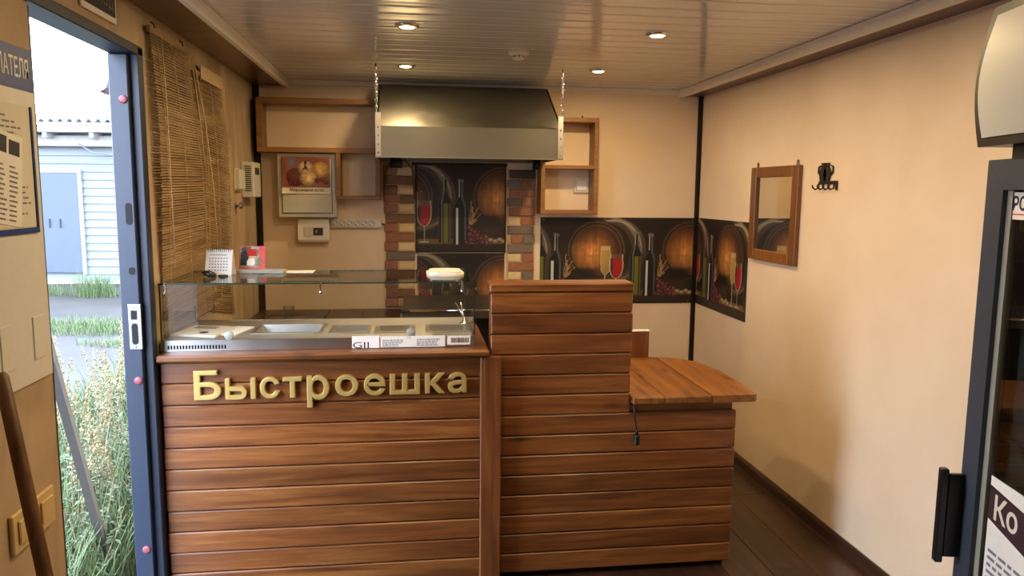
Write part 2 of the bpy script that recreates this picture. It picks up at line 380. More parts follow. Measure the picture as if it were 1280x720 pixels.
add('trim_7', MB().box(XR - .028, XR, YB - .008, YB, 0, ZS).box(XR - .008, XR, YB - .02, YB, 0, ZS), 'black_trim', kind='structure', label='black corner strip between back and right walls')
add('baseboard_right', MB().prism([(XR, 0), (XR - .016, 0), (XR - .016, .045), (XR - .008, .06), (XR, .06)], 'y', YF, YB), 'floor', kind='structure')
add('baseboard_left', MB().prism([(XL, 0), (XL + .016, 0), (XL + .016, .045), (XL + .008, .06), (XL, .06)], 'y', YF, DY0 - .02), 'floor', kind='structure')

# doorway: steel frame
D = root('door_1', (XL, 2.5, 0), kind='structure', label='open doorway with dark blue steel frame')
jx0, jx1 = -1.036, XL + .012
mb = MB().cbox(jx0, jx1, 2.874, 2.925, -.02, 2.092, .003).cbox(jx0, -.972, 2.846, 2.874, -.02, 2.063, .003)
J = add('far_jamb', mb, 'door_paint', D)
add('near_jamb', MB().cbox(jx0, XL - .002, 2.118, 2.137, -.02, 2.06, .003), 'door_paint', D)
add('lintel', MB().cbox(jx0, jx1, 2.10, 2.925, 2.064, 2.098, .003), 'door_paint', D)
add('threshold', MB().cbox(jx0, jx1, 2.12, 2.925, -.03, .012, .004), 'door_paint', D)
YJ = 2.846
cap0 = None
for z, xx in ((1.908, -.990), (.903, -.990), (.253, -.994)):
    c = add('red_cap', MB().lathe((xx, YJ, z), [(0, 0), (.0145, 0), (.0145, -.004), (.010, -.006), (0, -.006)], 'y', 18), 'red_cap', J) if cap0 is None else clone(cap0, (xx, YJ - .003, z), J)
    if cap0 is None: cap0 = c
def slot_poly(cx, cz, w_, h_, n=8):
    pts = []; r_ = w_ / 2
    for k in range(n + 1): a = math.pi * k / n; pts.append((cx + r_ * math.cos(a), cz + h_ / 2 - r_ + r_ * math.sin(a)))
    for k in range(n + 1): a = math.pi + math.pi * k / n; pts.append((cx + r_ * math.cos(a), cz - h_ / 2 + r_ + r_ * math.sin(a)))
    return pts
add('bolt_slot', MB().prism(slot_poly(-.992, 1.51, .022, .078), 'y', YJ - .0015, YJ + .004), 'dark_gap', J)
add('bolt_hole', MB().prism(slot_poly(-.992, 1.306, .022, .028), 'y', YJ - .0015, YJ + .004), 'dark_gap', J)
sp = add('strike_plate', MB().cbox(-1.013, -.969, YJ - .0035, YJ + .002, 1.02, 1.185, .001), 'chrome', J)
add('latch_hole', MB().box(-1.003, -.982, YJ - .0045, YJ, 1.130, 1.163), 'dark_gap', J)
add('bolt_opening', MB().prism(slot_poly(-.992, 1.077, .022, .078), 'y', YJ - .0045, YJ), 'dark_gap', J)
sc0 = add('screw', MB().lathe((-.991, YJ - .0035, 1.175), [(0, 0), (.0035, 0), (.002, -.0015), (0, -.0015)], 'y', 8), 'steel_dark', J)
clone(sc0, (-.991, YJ - .0042, 1.03), J)

# ------------------------------------------------------------------ serving counter
CT = root('serving_counter', (-.32, 3.2, 0), 'long brown plank serving counter beside the doorway carrying gold lettering', 'counter')
PIT = .0842
fx0, fx1 = -.938, .274
b0 = None
ztop = .952
for i in range(11):
    zz1 = ztop - i * PIT; zz0 = max(zz1 - PIT + .0016, .004)
    if b0 is None: b0 = add('front_board', MB().cbox(fx0, fx1, 2.92, 2.938, zz0, zz1 - .0016, .0045), 'plank', CT); bz = WORLD[b0].z; c = b0
    else: c = clone(b0, (WORLD[b0].x + random.uniform(-.004, .004), WORLD[b0].y + random.uniform(-.0012, .0012), bz - i * PIT), CT)
add('corner_post', MB().cbox(.268, .352, 2.898, 2.922, .005, .955, .004), 'plank_v', CT)
add('ledge', MB().cbox(-.944, .304, 2.884, 3.50, .956, .984, .008), 'plank', CT)
add('carcass', MB().box(-.93, .30, 2.9385, 3.45, .0, .955), 'dark_gap', CT)
LT = root('counter_lettering', (-.3, 2.91, .75), 'raised gold letters spelling Быстроешка on the plank counter', 'sign')
spec = [('Б', -.830, -.730, .793, .909), ('ы', -.715, -.601, .793, .876), ('с', -.586, -.511, .793, .878), ('т', -.499, -.426, .794, .876), ('р', -.408, -.322, .752, .880),
        ('о', -.300, -.210, .794, .879), ('е', -.189, -.104, .794, .880), ('ш', -.088, .032, .795, .878), ('к', .051, .131, .796, .878), ('а', .143, .218, .795, .879)]
k_ = 2.91 / 2.965
for ch, a, b, z0, z1 in spec:
    a, b = a * k_, b * k_; z0, z1 = 1.6 - (1.6 - z0) * k_, 1.6 - (1.6 - z1) * k_
    if ch == 'ы':
        W_, H_, t_ = (b - a) * .70, z1 - z0, .0175; g = MB().cbox(0, t_, 0, H_, 0, .02, .002); bh = H_ * .62; r_ = bh / 2; cxb = W_ - r_
        cl = [(t_ - .001, bh), (cxb, bh)] + [(cxb + r_ * math.sin(q), r_ + r_ * math.cos(q)) for q in [math.pi * k / 12 for k in range(1, 12)]] + [(cxb, 0), (t_ - .001, 0)]
        ins = [(t_ - .001, bh - t_), (cxb, bh - t_)] + [(cxb + (r_ - t_) * math.sin(q), r_ + (r_ - t_) * math.cos(q)) for q in [math.pi * k / 12 for k in range(1, 12)]] + [(cxb, t_), (t_ - .001, t_)]
        for k in range(len(cl) - 1):
            A, B_, C_, D_ = cl[k], cl[k + 1], ins[k + 1], ins[k]
            g.quadv([A + (.02,), D_ + (.02,), C_ + (.02,), B_ + (.02,)]); g.quadv([A + (0,), A + (.02,), B_ + (.02,), B_ + (0,)]); g.quadv([D_ + (.02,), D_ + (0,), C_ + (0,), C_ + (.02,)])
        g.cbox((b - a) * .83, b - a, 0, z1 - z0, 0, .02, .002)
    else:
        g, w_ = glyphs(ch, z1 - z0, .02, .022); s_ = (b - a) / w_; g.v = [(v[0] * s_, v[1], v[2]) for v in g.v]
    on_plane(g, (a, 2.9199, z0), (1, 0, 0), (0, 0, 1)); add('letter', g, 'gold', LT, fix=False)

# till counter (tall panel) with low flap table
TC = root('till_counter', (.86, 3.2, 0), 'tall and low brown plank till counter at the right of the gold lettering', 'counter')
tb = None; lb = None
HX0, HX1, LX1 = .312, .893, 1.358
zt = 1.202
add('panel_cap', MB().cbox(.308, .896, 2.936, 3.06, zt + .001, 1.240, .006), 'plank', TC)
for i in range(6):
    z1 = zt - i * PIT
    tb_ = add('panel_board', MB().cbox(HX0, HX1, 2.94, 2.958, z1 - PIT + .0016, z1 - .0016, .0045), 'plank', TC) if tb is None else clone(tb, (WORLD[tb].x + random.uniform(-.002, .002), WORLD[tb].y + random.uniform(-.001, .001), WORLD[tb].z - i * PIT), TC)
    tb = tb or tb_
zlow = zt - 6 * PIT
add('lower_board', MB().cbox(HX0, LX1, 2.94, 2.958, zlow - PIT + .0016 + .0, min(zlow, .735) - .0016, .0045).box(HX0, HX1 - .01, 2.944, 2.958, .70, zlow - .002), 'plank', TC)
for i in range(1, 8):
    z1 = zlow - i * PIT
    lb_ = add('lower_board', MB().cbox(HX0, LX1, 2.94, 2.958, z1 - PIT + .0016, z1 - .0016, .0045), 'plank', TC) if lb is None else clone(lb, (WORLD[lb].x + random.uniform(-.003, .003), WORLD[lb].y + random.uniform(-.001, .001), WORLD[lb].z - (i - 1) * PIT), TC)
    lb = lb or lb_
ZB = zlow - 8 * PIT
add('carcass', MB().box(HX0 + .004, HX1 - .004, 2.9585, 3.05, ZB, 1.20).box(HX0 + .004, LX1 - .012, 2.9585, 3.6, ZB, .73), 'plank', TC)
foot = add('foot', MB().cbox(1.30, 1.34, 2.97, 3.01, 0, ZB, .003), 'black', TC)
for xx, yy in ((.40, 2.99), (.85, 2.99), (1.32, 3.5), (.4, 3.5)): clone(foot, (xx, yy, ZB / 2), TC)
FT = root('low_table_top', (1.16, 3.25, .737), 'low plank table top at the right end of the till counter', 'table top')
for x0, x1, pts in ((.898, 1.035, None), (1.037, 1.238, None), (1.240, 1.437, 'r')):
    if pts: mb = MB().prism([(x0, 2.912), (x1 - .015, 2.912), (x1, 2.925), (x1 + .004, 3.05), (x1 + .012, 3.33), (x1 - .03, 3.54), (x1 - .12, 3.63), (x0, 3.655)], 'z', .737, .767)
    else: mb = MB().cbox(x0, x1, 2.912, 3.66, .737, .767, .004)
    add('plank', mb, 'plank_y', FT)
B = root('upright_panel', (1.08, 3.68, 0), 'upright wooden panel with white top edge behind the low table', 'panel')
add('panel', MB().cbox(.95, 1.205, 3.668, 3.69, 0, .898, .002), 'plank_v', B); add('edge_strip', MB().cbox(.948, 1.207, 3.666, 3.692, .898, .906, .002), 'paper_white', B)
K = root('hanging_plug', (.92, 2.92, .55), 'black cable with connector hanging at the low table corner', 'cable')
add('cord', MB().tube([(.900, 2.931, .735), (.906, 2.920, .72), (.905, 2.912, .70), (.912, 2.912, .66), (.918, 2.915, .62)], .0035, 6), 'black', K)
add('connector', MB().cbox(.908, .930, 2.905, 2.925, .565, .612, .005).tube([(.919, 2.915, .612), (.918, 2.915, .635)], [.008, .005], 8), 'black', K)

# ------------------------------------------------------------------ glass display case
GC = root('display_case', (-.35, 3.2, .984), 'glass countertop display case with steel base on the serving counter', 'display case')
ZD = 1.027; GX0, GX1, GY0, GY1, GZ = -.945, .252, 2.968, 3.43, 1.240
add('base', MB().box(GX0, GX1, 2.962, 2.974, .985, ZD).box(GX0, GX0 + .01, 2.974, GY1, .985, ZD).box(GX1 - .01, GX1, 2.974, GY1, .985, ZD).box(GX0, GX1, GY1 - .01, GY1, .985, ZD), 'steel', GC)
pans = [(-.632, -.365, 3.075, 3.275), (-.325, -.175, 3.065, 3.215), (-.143, .008, 3.06, 3.205), (.066, .232, 3.065, 3.205)]
# steel deck with cut-outs
xs = [GX0 + .01] + [c for p_ in pans for c in p_[:2]] + [GX1 - .01]; mb = MB(); dy0, dy1 = 2.974, GY1 - .01
for i in range(len(xs) - 1):
    if i % 2 == 0: mb.box(xs[i], xs[i + 1], dy0, dy1, ZD - .006, ZD - .001)
    else:
        p_ = pans[i // 2]; mb.box(xs[i], xs[i + 1], dy0, p_[2], ZD - .006, ZD - .001); mb.box(xs[i], xs[i + 1], p_[3], dy1, ZD - .006, ZD - .001)
add('deck', mb, 'deck', GC)
v0 = add('vent_slot', MB().box(-.9195, -.9135, 2.9608, 2.9625, .993, 1.008), 'dark_gap', GC)
for i in range(1, 20): clone(v0, (WORLD[v0].x + i * .0109, WORLD[v0].y, WORLD[v0].z), GC)
def pane(x0, x1, y0, y1, z0, z1, name):
    mb = MB().box(x0, x1, y0, y1, z0, z1); d = [x1 - x0, y1 - y0, z1 - z0]; t_ = d.index(min(d))
    for i, ax in enumerate((2, 2, 1, 1, 0, 0)): mb.mi[i] = 0 if ax == t_ else 1
    return add(name, mb, ['glass', 'glass_edge'], GC)
pane(GX0, GX1, GY0, GY0 + .005, ZD, GZ - .0005, 'front_glass'); pane(GX0, GX0 + .005, GY0 + .006, GY1, ZD, GZ - .0005, 'side_glass'); pane(GX1 - .005, GX1, GY0 + .006, GY1, ZD, GZ - .0005, 'side_glass')
pane(GX0, GX1, GY0 - .004, GY1, GZ, GZ + .006, 'top_glass')
for xx in (-.922, -.347, .200):
    add('glass_clip', MB().cbox(xx - .004, xx + .004, GY0 - .008, GY0 + .012, GZ - .028, GZ + .010, .001).lathe((xx, GY0 - .006, GZ - .032), [(0, 0), (.006, 0), (.006, -.006), (0, -.006)], 'y', 12), 'chrome', GC)
for xx in (-.694, -.002): add('glass_clip', MB().lathe((xx, GY0 - .001, ZD + .016), [(0, 0), (.018, 0), (.018, -.004), (.016, -.006), (0, -.006)], 'y', 20), 'grey_plastic', GC)
add('glass_clip', MB().cbox(GX1 - .002, GX1 + .008, GY0 + .01, GY0 + .03, GZ - .03, GZ - .02, .001), 'chrome', GC)
def sticker(name, x0, x1, z0, z1, extra):
    st = add(name, MB().box(x0, x1, 2.9608, 2.9618, z0, z1), 'paper_white', GC)
    for nm, g, mt in extra: add(nm, g, mt, st, fix=False, kind='stuff')
    return st
g, _ = glyphs('GII', .024, 0, .0); g.v = [(v[0] * 1.6, v[1], v[2]) for v in g.v]; on_plane(g, (-.228, 2.9603, .986), (1, 0, 0), (0, 0, 1))
sticker('label_sticker', -.232, -.126, .986, 1.034, [('print', g, 'ink')])
g = on_plane(lines_print(.09, .03, 5, 3), (-.114, 2.9603, .990), (1, 0, 0), (0, 0, 1)); g2, _ = glyphs('CE', .009); on_plane(g2, (-.018, 2.9602, 1.020), (1, 0, 0), (0, 0, 1)); g.join(g2)
g.join(on_plane(lines_print(.10, .03, 4, 5), (.02, 2.9603, .992), (1, 0, 0), (0, 0, 1)))
sticker('rating_sticker', -.122, .132, .987, 1.031, [('print', g, 'ink_grey')])
g = MB(); xx = 0
while xx < .07:
    wd = random.choice((.0012, .002, .003)); g.quadv([(xx, 0, 0), (xx + wd, 0, 0), (xx + wd, .02, 0), (xx, .02, 0)]); xx += wd + random.choice((.0012, .002))
sticker('barcode_sticker', .140, .232, .993, 1.029, [('barcode', on_plane(g, (.155, 2.9603, 1.001), (1, 0, 0), (0, 0, 1)), 'ink')])
# steel food pans
plabel = ['wide shallow steel food pan, leftmost in the display case', 'small steel food pan next to the wide one in the display case', 'small steel food pan, third from left in the display case', 'small steel food pan at the right end of the display case']
for i, (x0, x1, y0, y1) in enumerate(pans):
    mb = MB(); o = .008; z1 = ZD + .004
    rings = [(x0 - o, x1 + o, y0 - o, y1 + o, z1 - .004), (x0 - o, x1 + o, y0 - o, y1 + o, z1), (x0 + .008, x1 - .008, y0 + .008, y1 - .008, z1), (x0 + .016, x1 - .016, y0 + .016, y1 - .016, z1 - .035)]
    for a in rings: mb.v += [(a[0], a[2], a[4]), (a[1], a[2], a[4]), (a[1], a[3], a[4]), (a[0], a[3], a[4])]
    for r_ in range(3):
        for k in range(4): mb.f.append((r_ * 4 + k, r_ * 4 + (k + 1) % 4, r_ * 4 + 4 + (k + 1) % 4, r_ * 4 + 4 + k)); mb.mi.append(0); mb.sm.append(False)
    mb.f.append((12, 13, 14, 15)); mb.mi.append(0); mb.sm.append(False)
    add('food_pan', mb, 'pan', None, plabel[i], 'pan', 'steel food pans in the display case')
# booklets and jar lid inside the case
bk = root('booklet', (-.82, 3.13, ZD), 'printed booklet lying in the left end of the display case', 'booklet')
mb = MB().cbox(-.09, .09, -.10, .10, 0, .010, .002).xform(Matrix.Translation((-.825, 3.13, ZD - .001)) @ Matrix.Rotation(R(-12), 4, 'Z')); add('pages', mb, 'paper', bk)
mb = on_plane(lines_print(.14, .05, 2, 8, .7), (-.07, .035, .0102), (1, 0, 0), (0, 1, 0)).xform(Matrix.Translation((-.825, 3.13, ZD - .001)) @ Matrix.Rotation(R(-12), 4, 'Z')); add('title_print', mb, 'brown_band', bk, fix=False)
mb = MB().lathe((.02, -.05, .0102), [(0, 0), (.018, 0), (.018, .0004), (0, .0004)], 'z', 14).xform(Matrix.Translation((-.825, 3.13, ZD - .001)) @ Matrix.Rotation(R(-12), 4, 'Z')); add('emblem', mb, 'ink', bk)
b2 = root('leaflet', (-.70, 3.10, ZD), 'plain cream leaflet beside the booklet in the display case', 'leaflet')
mb = MB().cbox(-.035, .035, -.09, .09, 0, .006, .001).xform(Matrix.Translation((-.705, 3.14, ZD - .001)) @ Matrix.Rotation(R(-12), 4, 'Z')); add('sheet', mb, 'paper_white', b2)
tg = root('tongs', (.20, 3.12, ZD), 'small clear plastic tongs at the right end of the display case', 'tongs')
for s_ in (-1, 1): add('arm', MB().tube([(.225, 3.25, ZD + .03), (.215 + s_ * .006, 3.28, ZD + .06), (.205 + s_ * .012, 3.30, ZD + .085)], .003, 6), 'chrome', tg)
add('stand', MB().lathe((.225, 3.25, ZD - .001), [(0, 0), (.02, 0), (.018, .006), (.006, .01), (.004, .035), (0, .035)], 'z', 12), 'chrome', tg)

# things on top of the case
ZG = GZ + .006
CA = root('desk_calendar', (-.79, 3.27, ZG), 'white spiral desk calendar on the glass case', 'calendar', rot=R(-8))
h_, d_, w2 = .105, .028, .055
def tent(y0, y1, x0, x1, zt, mi=0):
    return MB().prism([(y0, 0), (y0 + .002, 0), ((y0 + y1) / 2 + .001, zt), ((y0 + y1) / 2 - .001, zt)], 'x', x0, x1)
mb = MB().prism([(-d_, 0), (-d_ + .003, 0), (.0015, h_), (-.0015, h_)], 'x', -w2, w2).prism([(d_, 0), (d_ - .003, 0), (-.0015, h_), (.0015, h_)], 'x', -w2, w2); add('card', mb, 'paper_white', CA)
nrm = Vector((0, -h_, d_)).normalized(); uy = Vector((0, d_, h_)).normalized()
g = MB()
for r_ in range(5):
    for c_ in range(7):
        xx, yy = -.040 + c_ * .0118, .018 + r_ * .0125; g.quadv([(xx, yy, 0), (xx + .006, yy, 0), (xx + .006, yy + .005, 0), (xx, yy + .005, 0)])
g.quadv([(-.04, .083, 0), (.03, .083, 0), (.03, .086, 0), (-.04, .086, 0)])
on_plane(g, Vector((0, -d_ + .001, 0)) + nrm * .0022, (1, 0, 0), uy); add('date_print', g, 'ink_grey', CA, fix=False)
sp_ = MB()
for k in range(12):
    cx = -.046 + k * .0084; sp_.tube([(cx, .006 * math.cos(a), h_ - .004 + .006 * math.sin(a)) for a in [2 * math.pi * i / 8 for i in range(9)]], .0012, 4, caps=False)
add('spiral', sp_, 'ink', CA)
RC = root('picture_card', (-.68, 3.35, ZG), 'red framed picture card standing behind the desk calendar', 'card', rot=R(-4))
lean = Matrix.Rotation(R(-14), 4, 'X')
add('card', MB().cbox(-.055, .055, 0, .003, 0, .115, .001).xform(lean), 'red', RC)
for nm, a, mt in (('photo', (-.052, .030, .022, .112), 'grey_plastic'), ('dark_figure', (-.05, -.015, .03, .095), 'ink'), ('face', (-.012, .018, .06, .095), 'brick_cream'), ('white_shirt', (-.022, .012, .03, .06), 'paper_white'), ('ground_patch', (.018, .042, .025, .065), 'seed'), ('foliage', (-.05, -.006, .096, .111), 'leaf')):
    i_ = {'photo': .0006, 'dark_figure': .0012, 'face': .0018, 'white_shirt': .0024, 'ground_patch': .0012, 'foliage': .0018}[nm]
    add(nm, MB().prism([(a[0], a[2]), (a[1] - .006, a[2]), (a[1], a[2] + .012), (a[1] - .004, a[3]), (a[0] + .008, a[3]), (a[0], a[3] - .012)], 'y', -i_, .001).xform(lean), mt, RC)
add('prop', MB().prism([(.002, .1), (.045, 0), (.047, 0), (.004, .1)], 'x', -.02, .02), 'red', RC)
KF = root('key_fob', (-.80, 3.19, ZG), 'black key fob in front of the desk calendar', 'key fob')
bm = bmesh.new(); bmesh.ops.create_uvsphere(bm, u_segments=16, v_segments=10, radius=1); 
for v in bm.verts: v.co = Vector((v.co.x * .029, v.co.y * .02, (max(v.co.z, -.8)) * .0135))
mb = MB(); mb.bm(bm, smooth=True); mb.xform(Matrix.Translation((-.815, 3.19, ZG + .011)) @ Matrix.Rotation(R(14), 4, 'Y')); add('body', mb, 'black', KF)
add('button', MB().lathe((-.806, 3.176, ZG + .017), [(0, 0), (.004, 0), (.003, .004), (0, .004)], 'z', 10), 'grey_plastic', KF)
mb = MB().lathe((-.760, 3.185, ZG), [(0, 0), (.017, 0), (.02, .004), (.016, .008), (0, .009)], 'z', 18); add('bottle_cap', mb, 'black', None, 'small flat black lid beside the key fob', 'lid')
mb = MB().cbox(-.12, .12, -.03, .03, 0, .015, .003).xform(Matrix.Translation((-.655, 3.33, ZG)) @ Matrix.Rotation(R(-3), 4, 'Z')); 
GB = root('flat_box', (-.655, 3.33, ZG), 'flat grey box lying on the glass case beside the picture card', 'box'); add('body', mb, 'grey_plastic', GB)
add('lid_seam', MB().box(-.1201, .1201, -.0303, .0303, .009, .0098).xform(Matrix.Translation((-.655, 3.33, ZG)) @ Matrix.Rotation(R(-3), 4, 'Z')), 'rubber', GB)
mb = MB().cbox(-.10, .10, -.0, .09, 0, .002, .0005).xform(Matrix.Translation((-.52, 3.32, ZG))); add('paper_sheet', mb, 'paper', None, 'thin paper sheet lying on the glass case top', 'paper')
TR = root('plastic_lid', (.145, 3.25, ZG), 'white plastic container lid on the right end of the glass case', 'lid')
pts = [(.145 + .08 * math.copysign(abs(math.cos(a)) ** .5, math.cos(a)), 3.25 + .10 * math.copysign(abs(math.sin(a)) ** .5, math.sin(a))) for a in [2 * math.pi * k / 24 for k in range(24)]]
add('rim', MB().prism(pts, 'z', ZG, ZG + .008), 'white_plastic', TR)
add('raised_top', MB().prism([(.145 + (x - .145) * .85, 3.25 + (y - 3.25) * .85) for x, y in pts], 'z', ZG + .008, ZG + .017), 'white_plastic', TR)

# ------------------------------------------------------------------ behind the counter
WT = root('back_worktop', (-.5, 4.5, 0), 'dark plank worktop against the back wall under the power strip', 'worktop')
xb = [-.950, -.725, -.512, -.302, -.070]
for i in range(4): add('plank', MB().cbox(xb[i] + .001, xb[i + 1] - .001, 4.2, 4.915, .812, .84, .003), 'dark_top', WT)
add('carcass', MB().cbox(-.945, -.075, 4.23, 4.91, 0, .811, .003), 'dark_top', WT)
ST = root('steel_cooker', (.26, 4.5, 0), 'steel topped cooker behind the tall plank panel', 'cooker')
add('body', MB().cbox(-.04, .80, 4.24, 4.86, .03, .885, .004), 'black', ST); add('top', MB().cbox(-.05, .81, 4.2, 4.88, .885, .93, .006), 'steel_dark', ST)
add('front_rail', MB().tube([(-.02, 4.17, .938), (.79, 4.17, .938)], .010, 10), 'chrome', ST); add('rail_cap', MB().tube([(-.06, 4.17, .938), (-.02, 4.17, .938)], .012, 10), 'black', ST)
ft = add('foot', MB().cbox(-.03, 0, 4.26, 4.29, 0, .03, .002), 'black', ST)
for xx, yy in ((.76, 4.275), (-.015, 4.8), (.76, 4.8)): clone(ft, (xx, yy, .015), ST)
TY = root('baking_tray', (-.68, 4.45, .84), 'dark metal baking tray on the back worktop', 'tray')
add('plate', MB().cbox(-.84, -.52, 4.27, 4.62, .841, .848, .003), 'steel_dark', TY)
add('rim', MB().box(-.845, -.84, 4.265, 4.625, .841, .858).box(-.52, -.515, 4.265, 4.625, .841, .858).box(-.84, -.52, 4.265, 4.27, .841, .858).box(-.84, -.52, 4.62, 4.625, .841, .858), 'steel_dark', TY)
add('drinking_glass', MB().lathe((-.705, 4.45, .849), [(0, 0), (.026, 0), (.033, .085), (.031, .085), (.0245, .004), (0, .004)], 'z', 20), 'cup_glass', None, 'clear drinking glass standing on the baking tray', 'glass')

# shelves
SH = root('wall_shelf', (-.55, 4.85, 1.82), 'wide open wooden box shelf high in the left back corner', 'shelf')
sy0, sy1 = 4.77, 4.918
def sb(nm, *a, par=None, mt='shelf'): return add(nm, MB().cbox(*a, .002), mt, par)
sb('top_board', -.915, -.12, sy0, sy1, 2.118, 2.150, par=SH); sb('bottom_board', -.915, -.12, sy0, sy1, 1.826, 1.856, par=SH); sb('side_board', -.915, -.880, sy0, sy1, 1.856, 2.118, par=SH); sb('side_board', -.155, -.12, sy0, sy1, 1.856, 2.118, par=SH)
SH2 = root('wall_shelf', (-.32, 4.85, 1.54), 'small open wooden box shelf right of the ice cream cabinet', 'shelf')
sb('bottom_board', -.452, -.186, sy0, sy1, 1.543, 1.566, par=SH2); sb('side_board', -.452, -.424, sy0, sy1, 1.566, 1.8255, par=SH2); sb('side_board', -.214, -.186, sy0, sy1, 1.566, 1.8255, par=SH2)
SH3 = root('wall_shelf', (1.01, 4.85, 1.46), 'two compartment wooden box shelf above the long wine print', 'shelf')
sb('top_board', .822, 1.194, sy0, sy1, 2.042, 2.070, par=SH3); sb('middle_board', .850, 1.166, sy0, sy1, 1.748, 1.772, par=SH3); sb('bottom_board', .822, 1.194, sy0, sy1, 1.460, 1.486, par=SH3); sb('side_board', .822, .850, sy0, sy1, 1.486, 2.042, par=SH3); sb('side_board', 1.166, 1.194, sy0, sy1, 1.486, 2.042, par=SH3)
add('hook_screw', MB().tube([(1.09, 4.80, 2.07), (1.09, 4.80, 2.085)], .004, 6), 'black', SH3)
SO = root('light_switch', (1.115, 4.92, 1.645), 'white square switch on the wall inside the two compartment shelf', 'switch')
add('frame', MB().cbox(1.066, 1.165, 4.906, 4.919, 1.597, 1.693, .003), 'white_plastic', SO); add('rocker', MB().cbox(1.082, 1.150, 4.900, 4.906, 1.612, 1.678, .003), 'paper_white', SO)

# fuse cabinet with ice cream print
EC = root('fuse_cabinet', (-.63, 4.86, 1.43), 'grey metal wall cabinet with an ice cream picture on its door', 'cabinet')
cx0, cx1, cz0, cz1, cy = -.805, -.455, 1.432, 1.822, 4.80
add('body', MB().cbox(cx0, cx1, cy + .004, 4.918, cz0, cz1, .004), 'cab_metal', EC)
dr = add('door', MB().cbox(cx0 + .028, cx1 - .028, cy - .006, cy + .004, cz0 + .028, cz1 - .028, .002), 'cab_metal', EC)
add('door_gap', MB().box(cx0 + .024, cx1 - .024, cy + .002, cy + .0045, cz0 + .024, cz1 - .024), 'rubber', EC)
def grid_print(name, w_, h_, res, fn, origin, ux, uy, parent=None, curl=None, **k):
    """a printed sheet: fine grid with its design as a colour attribute"""
    nx, ny = max(2, int(w_ / res)), max(2, int(h_ / res)); u = np.linspace(0, w_, nx); v = np.linspace(0, h_, ny); U, V = np.meshgrid(u, v)
    col = np.clip(fn(U * 100, V * 100), 0, 1); c = np.where(col <= .04045, col / 12.92, ((col + .055) / 1.055) ** 2.4)
    ux, uy, o = np.array(ux, float), np.array(uy, float), np.array(origin, float); nz = np.cross(ux, uy)
    off = np.zeros_like(U) if curl is None else curl(U, V)
    P = o + U[..., None] * ux + V[..., None] * uy + (off + .003)[..., None] * nz; P = P.reshape(-1, 3)
    P2 = np.vstack([P, o, o + ux * w_, o + ux * w_ + uy * h_, o + uy * h_]); ctr = (P2.min(0) + P2.max(0)) / 2
    I = np.arange((ny - 1) * nx).reshape(ny - 1, nx)[:, :-1].ravel(); F = np.stack([I, I + 1, I + nx + 1, I + nx], 1)
    n = nx * ny; b = n
    F2 = [[b, b + 3, b + 2, b + 1]]
    if curl is None: F2 += [[0, b, b + 1, nx - 1], [nx - 1, b + 1, b + 2, n - 1], [n - 1, b + 2, b + 3, n - nx], [n - nx, b + 3, b, 0]]
    else: F2 = []
    me = bpy.data.meshes.new(name); allF = np.vstack([F] + ([np.array(F2)] if F2 else []))
    me.vertices.add(len(P2)); me.vertices.foreach_set('co', (P2 - ctr).ravel())
    me.loops.add(allF.size); me.loops.foreach_set('vertex_index', allF.ravel().astype(np.int32)); me.polygons.add(len(allF)); me.polygons.foreach_set('loop_start', (np.arange(len(allF)) * 4).astype(np.int32))
    me.update(calc_edges=True)
    at = me.attributes.new('print', 'FLOAT_COLOR', 'POINT'); cc = np.ones((len(P2), 4)); cc[:n, :3] = c.reshape(-1, 3); cc[n:, :3] = .02; at.data.foreach_set('color', cc.ravel())
    me.materials.append(M['print']); me.validate()
    ob = bpy.data.objects.new(name, me); COL.objects.link(ob); W = Vector(ctr); WORLD[ob] = W; ob.location = W - (WORLD[parent] if parent is not None else Vector()); ob.parent = parent
    return tag(ob, **k)
def noise2(s, t, f, seed=0):
    rg = np.random.default_rng(seed); g = rg.random((64, 64)); a, b = s * f, t * f; i, j = np.floor(a).astype(int), np.floor(b).astype(int); fa, fb = a - i, b - j
    G = lambda p, q: g[p % 64, q % 64]
    return (G(i, j) * (1 - fa) + G(i + 1, j) * fa) * (1 - fb) + (G(i, j + 1) * (1 - fa) + G(i + 1, j + 1) * fa) * fb
def mixc(col, m_, c):
    m_ = np.clip(m_, 0, 1)[..., None]; c = np.asarray(c, float); return col * (1 - m_) + c * m_
def ice_cream(u, v):   # 28 x 22 cm
    col = np.ones(u.shape + (3,)) * np.array([.45, .25, .16]); col = mixc(col, noise2(u, v, .25, 3), (.62, .33, .18)); col = mixc(col, np.exp(-((u - 6) ** 2 + (v - 19) ** 2) / 10), (.45, .45, .55))
    def scoop(x, y, r_, c, dots):
        nonlocal col
        d = np.hypot(u - x, v - y) / r_; sh = np.clip(1.1 - .5 * d + .25 * (v - y) / r_, .3, 1.2); n_ = noise2(u, v, .9, int(x * 7))
        col = mixc(col, d < 1, 0 * col + (np.array(c)[None, None] * (sh * (.85 + .3 * n_))[..., None]))
        if dots: col = mixc(col, (d < .95) & (noise2(u, v, 1.5, 11) > .8), dots)
    scoop(23, 13.5, 5.5, (.78, .60, .25), None); scoop(8, 10, 5.5, (.42, .22, .14), None); scoop(14, 15, 4.6, (.85, .72, .52), None); scoop(15.5, 8.5, 5.2, (.86, .70, .45), (.15, .08, .05))
    for (x, y) in ((5, 6.5), (8, 5.8), (10, 6.8), (21, 8), (24, 8.5), (26, 7)): scoop(x, y, 1.6, (.45, .12, .16), None)
    for a in (-.5, 0, .5): col = mixc(col, (np.abs((u - 14) - a * (v - 19) - 2 * np.sin((v - 12) * .4) * a) < .45) & (v > 14) & (v < 20), (.12, .07, .05))
    col = mixc(col, v < 3.6, (.87, .82, .70)); col = mixc(col, (np.abs(v - 3.6) < .15), (.6, .5, .35)); return col
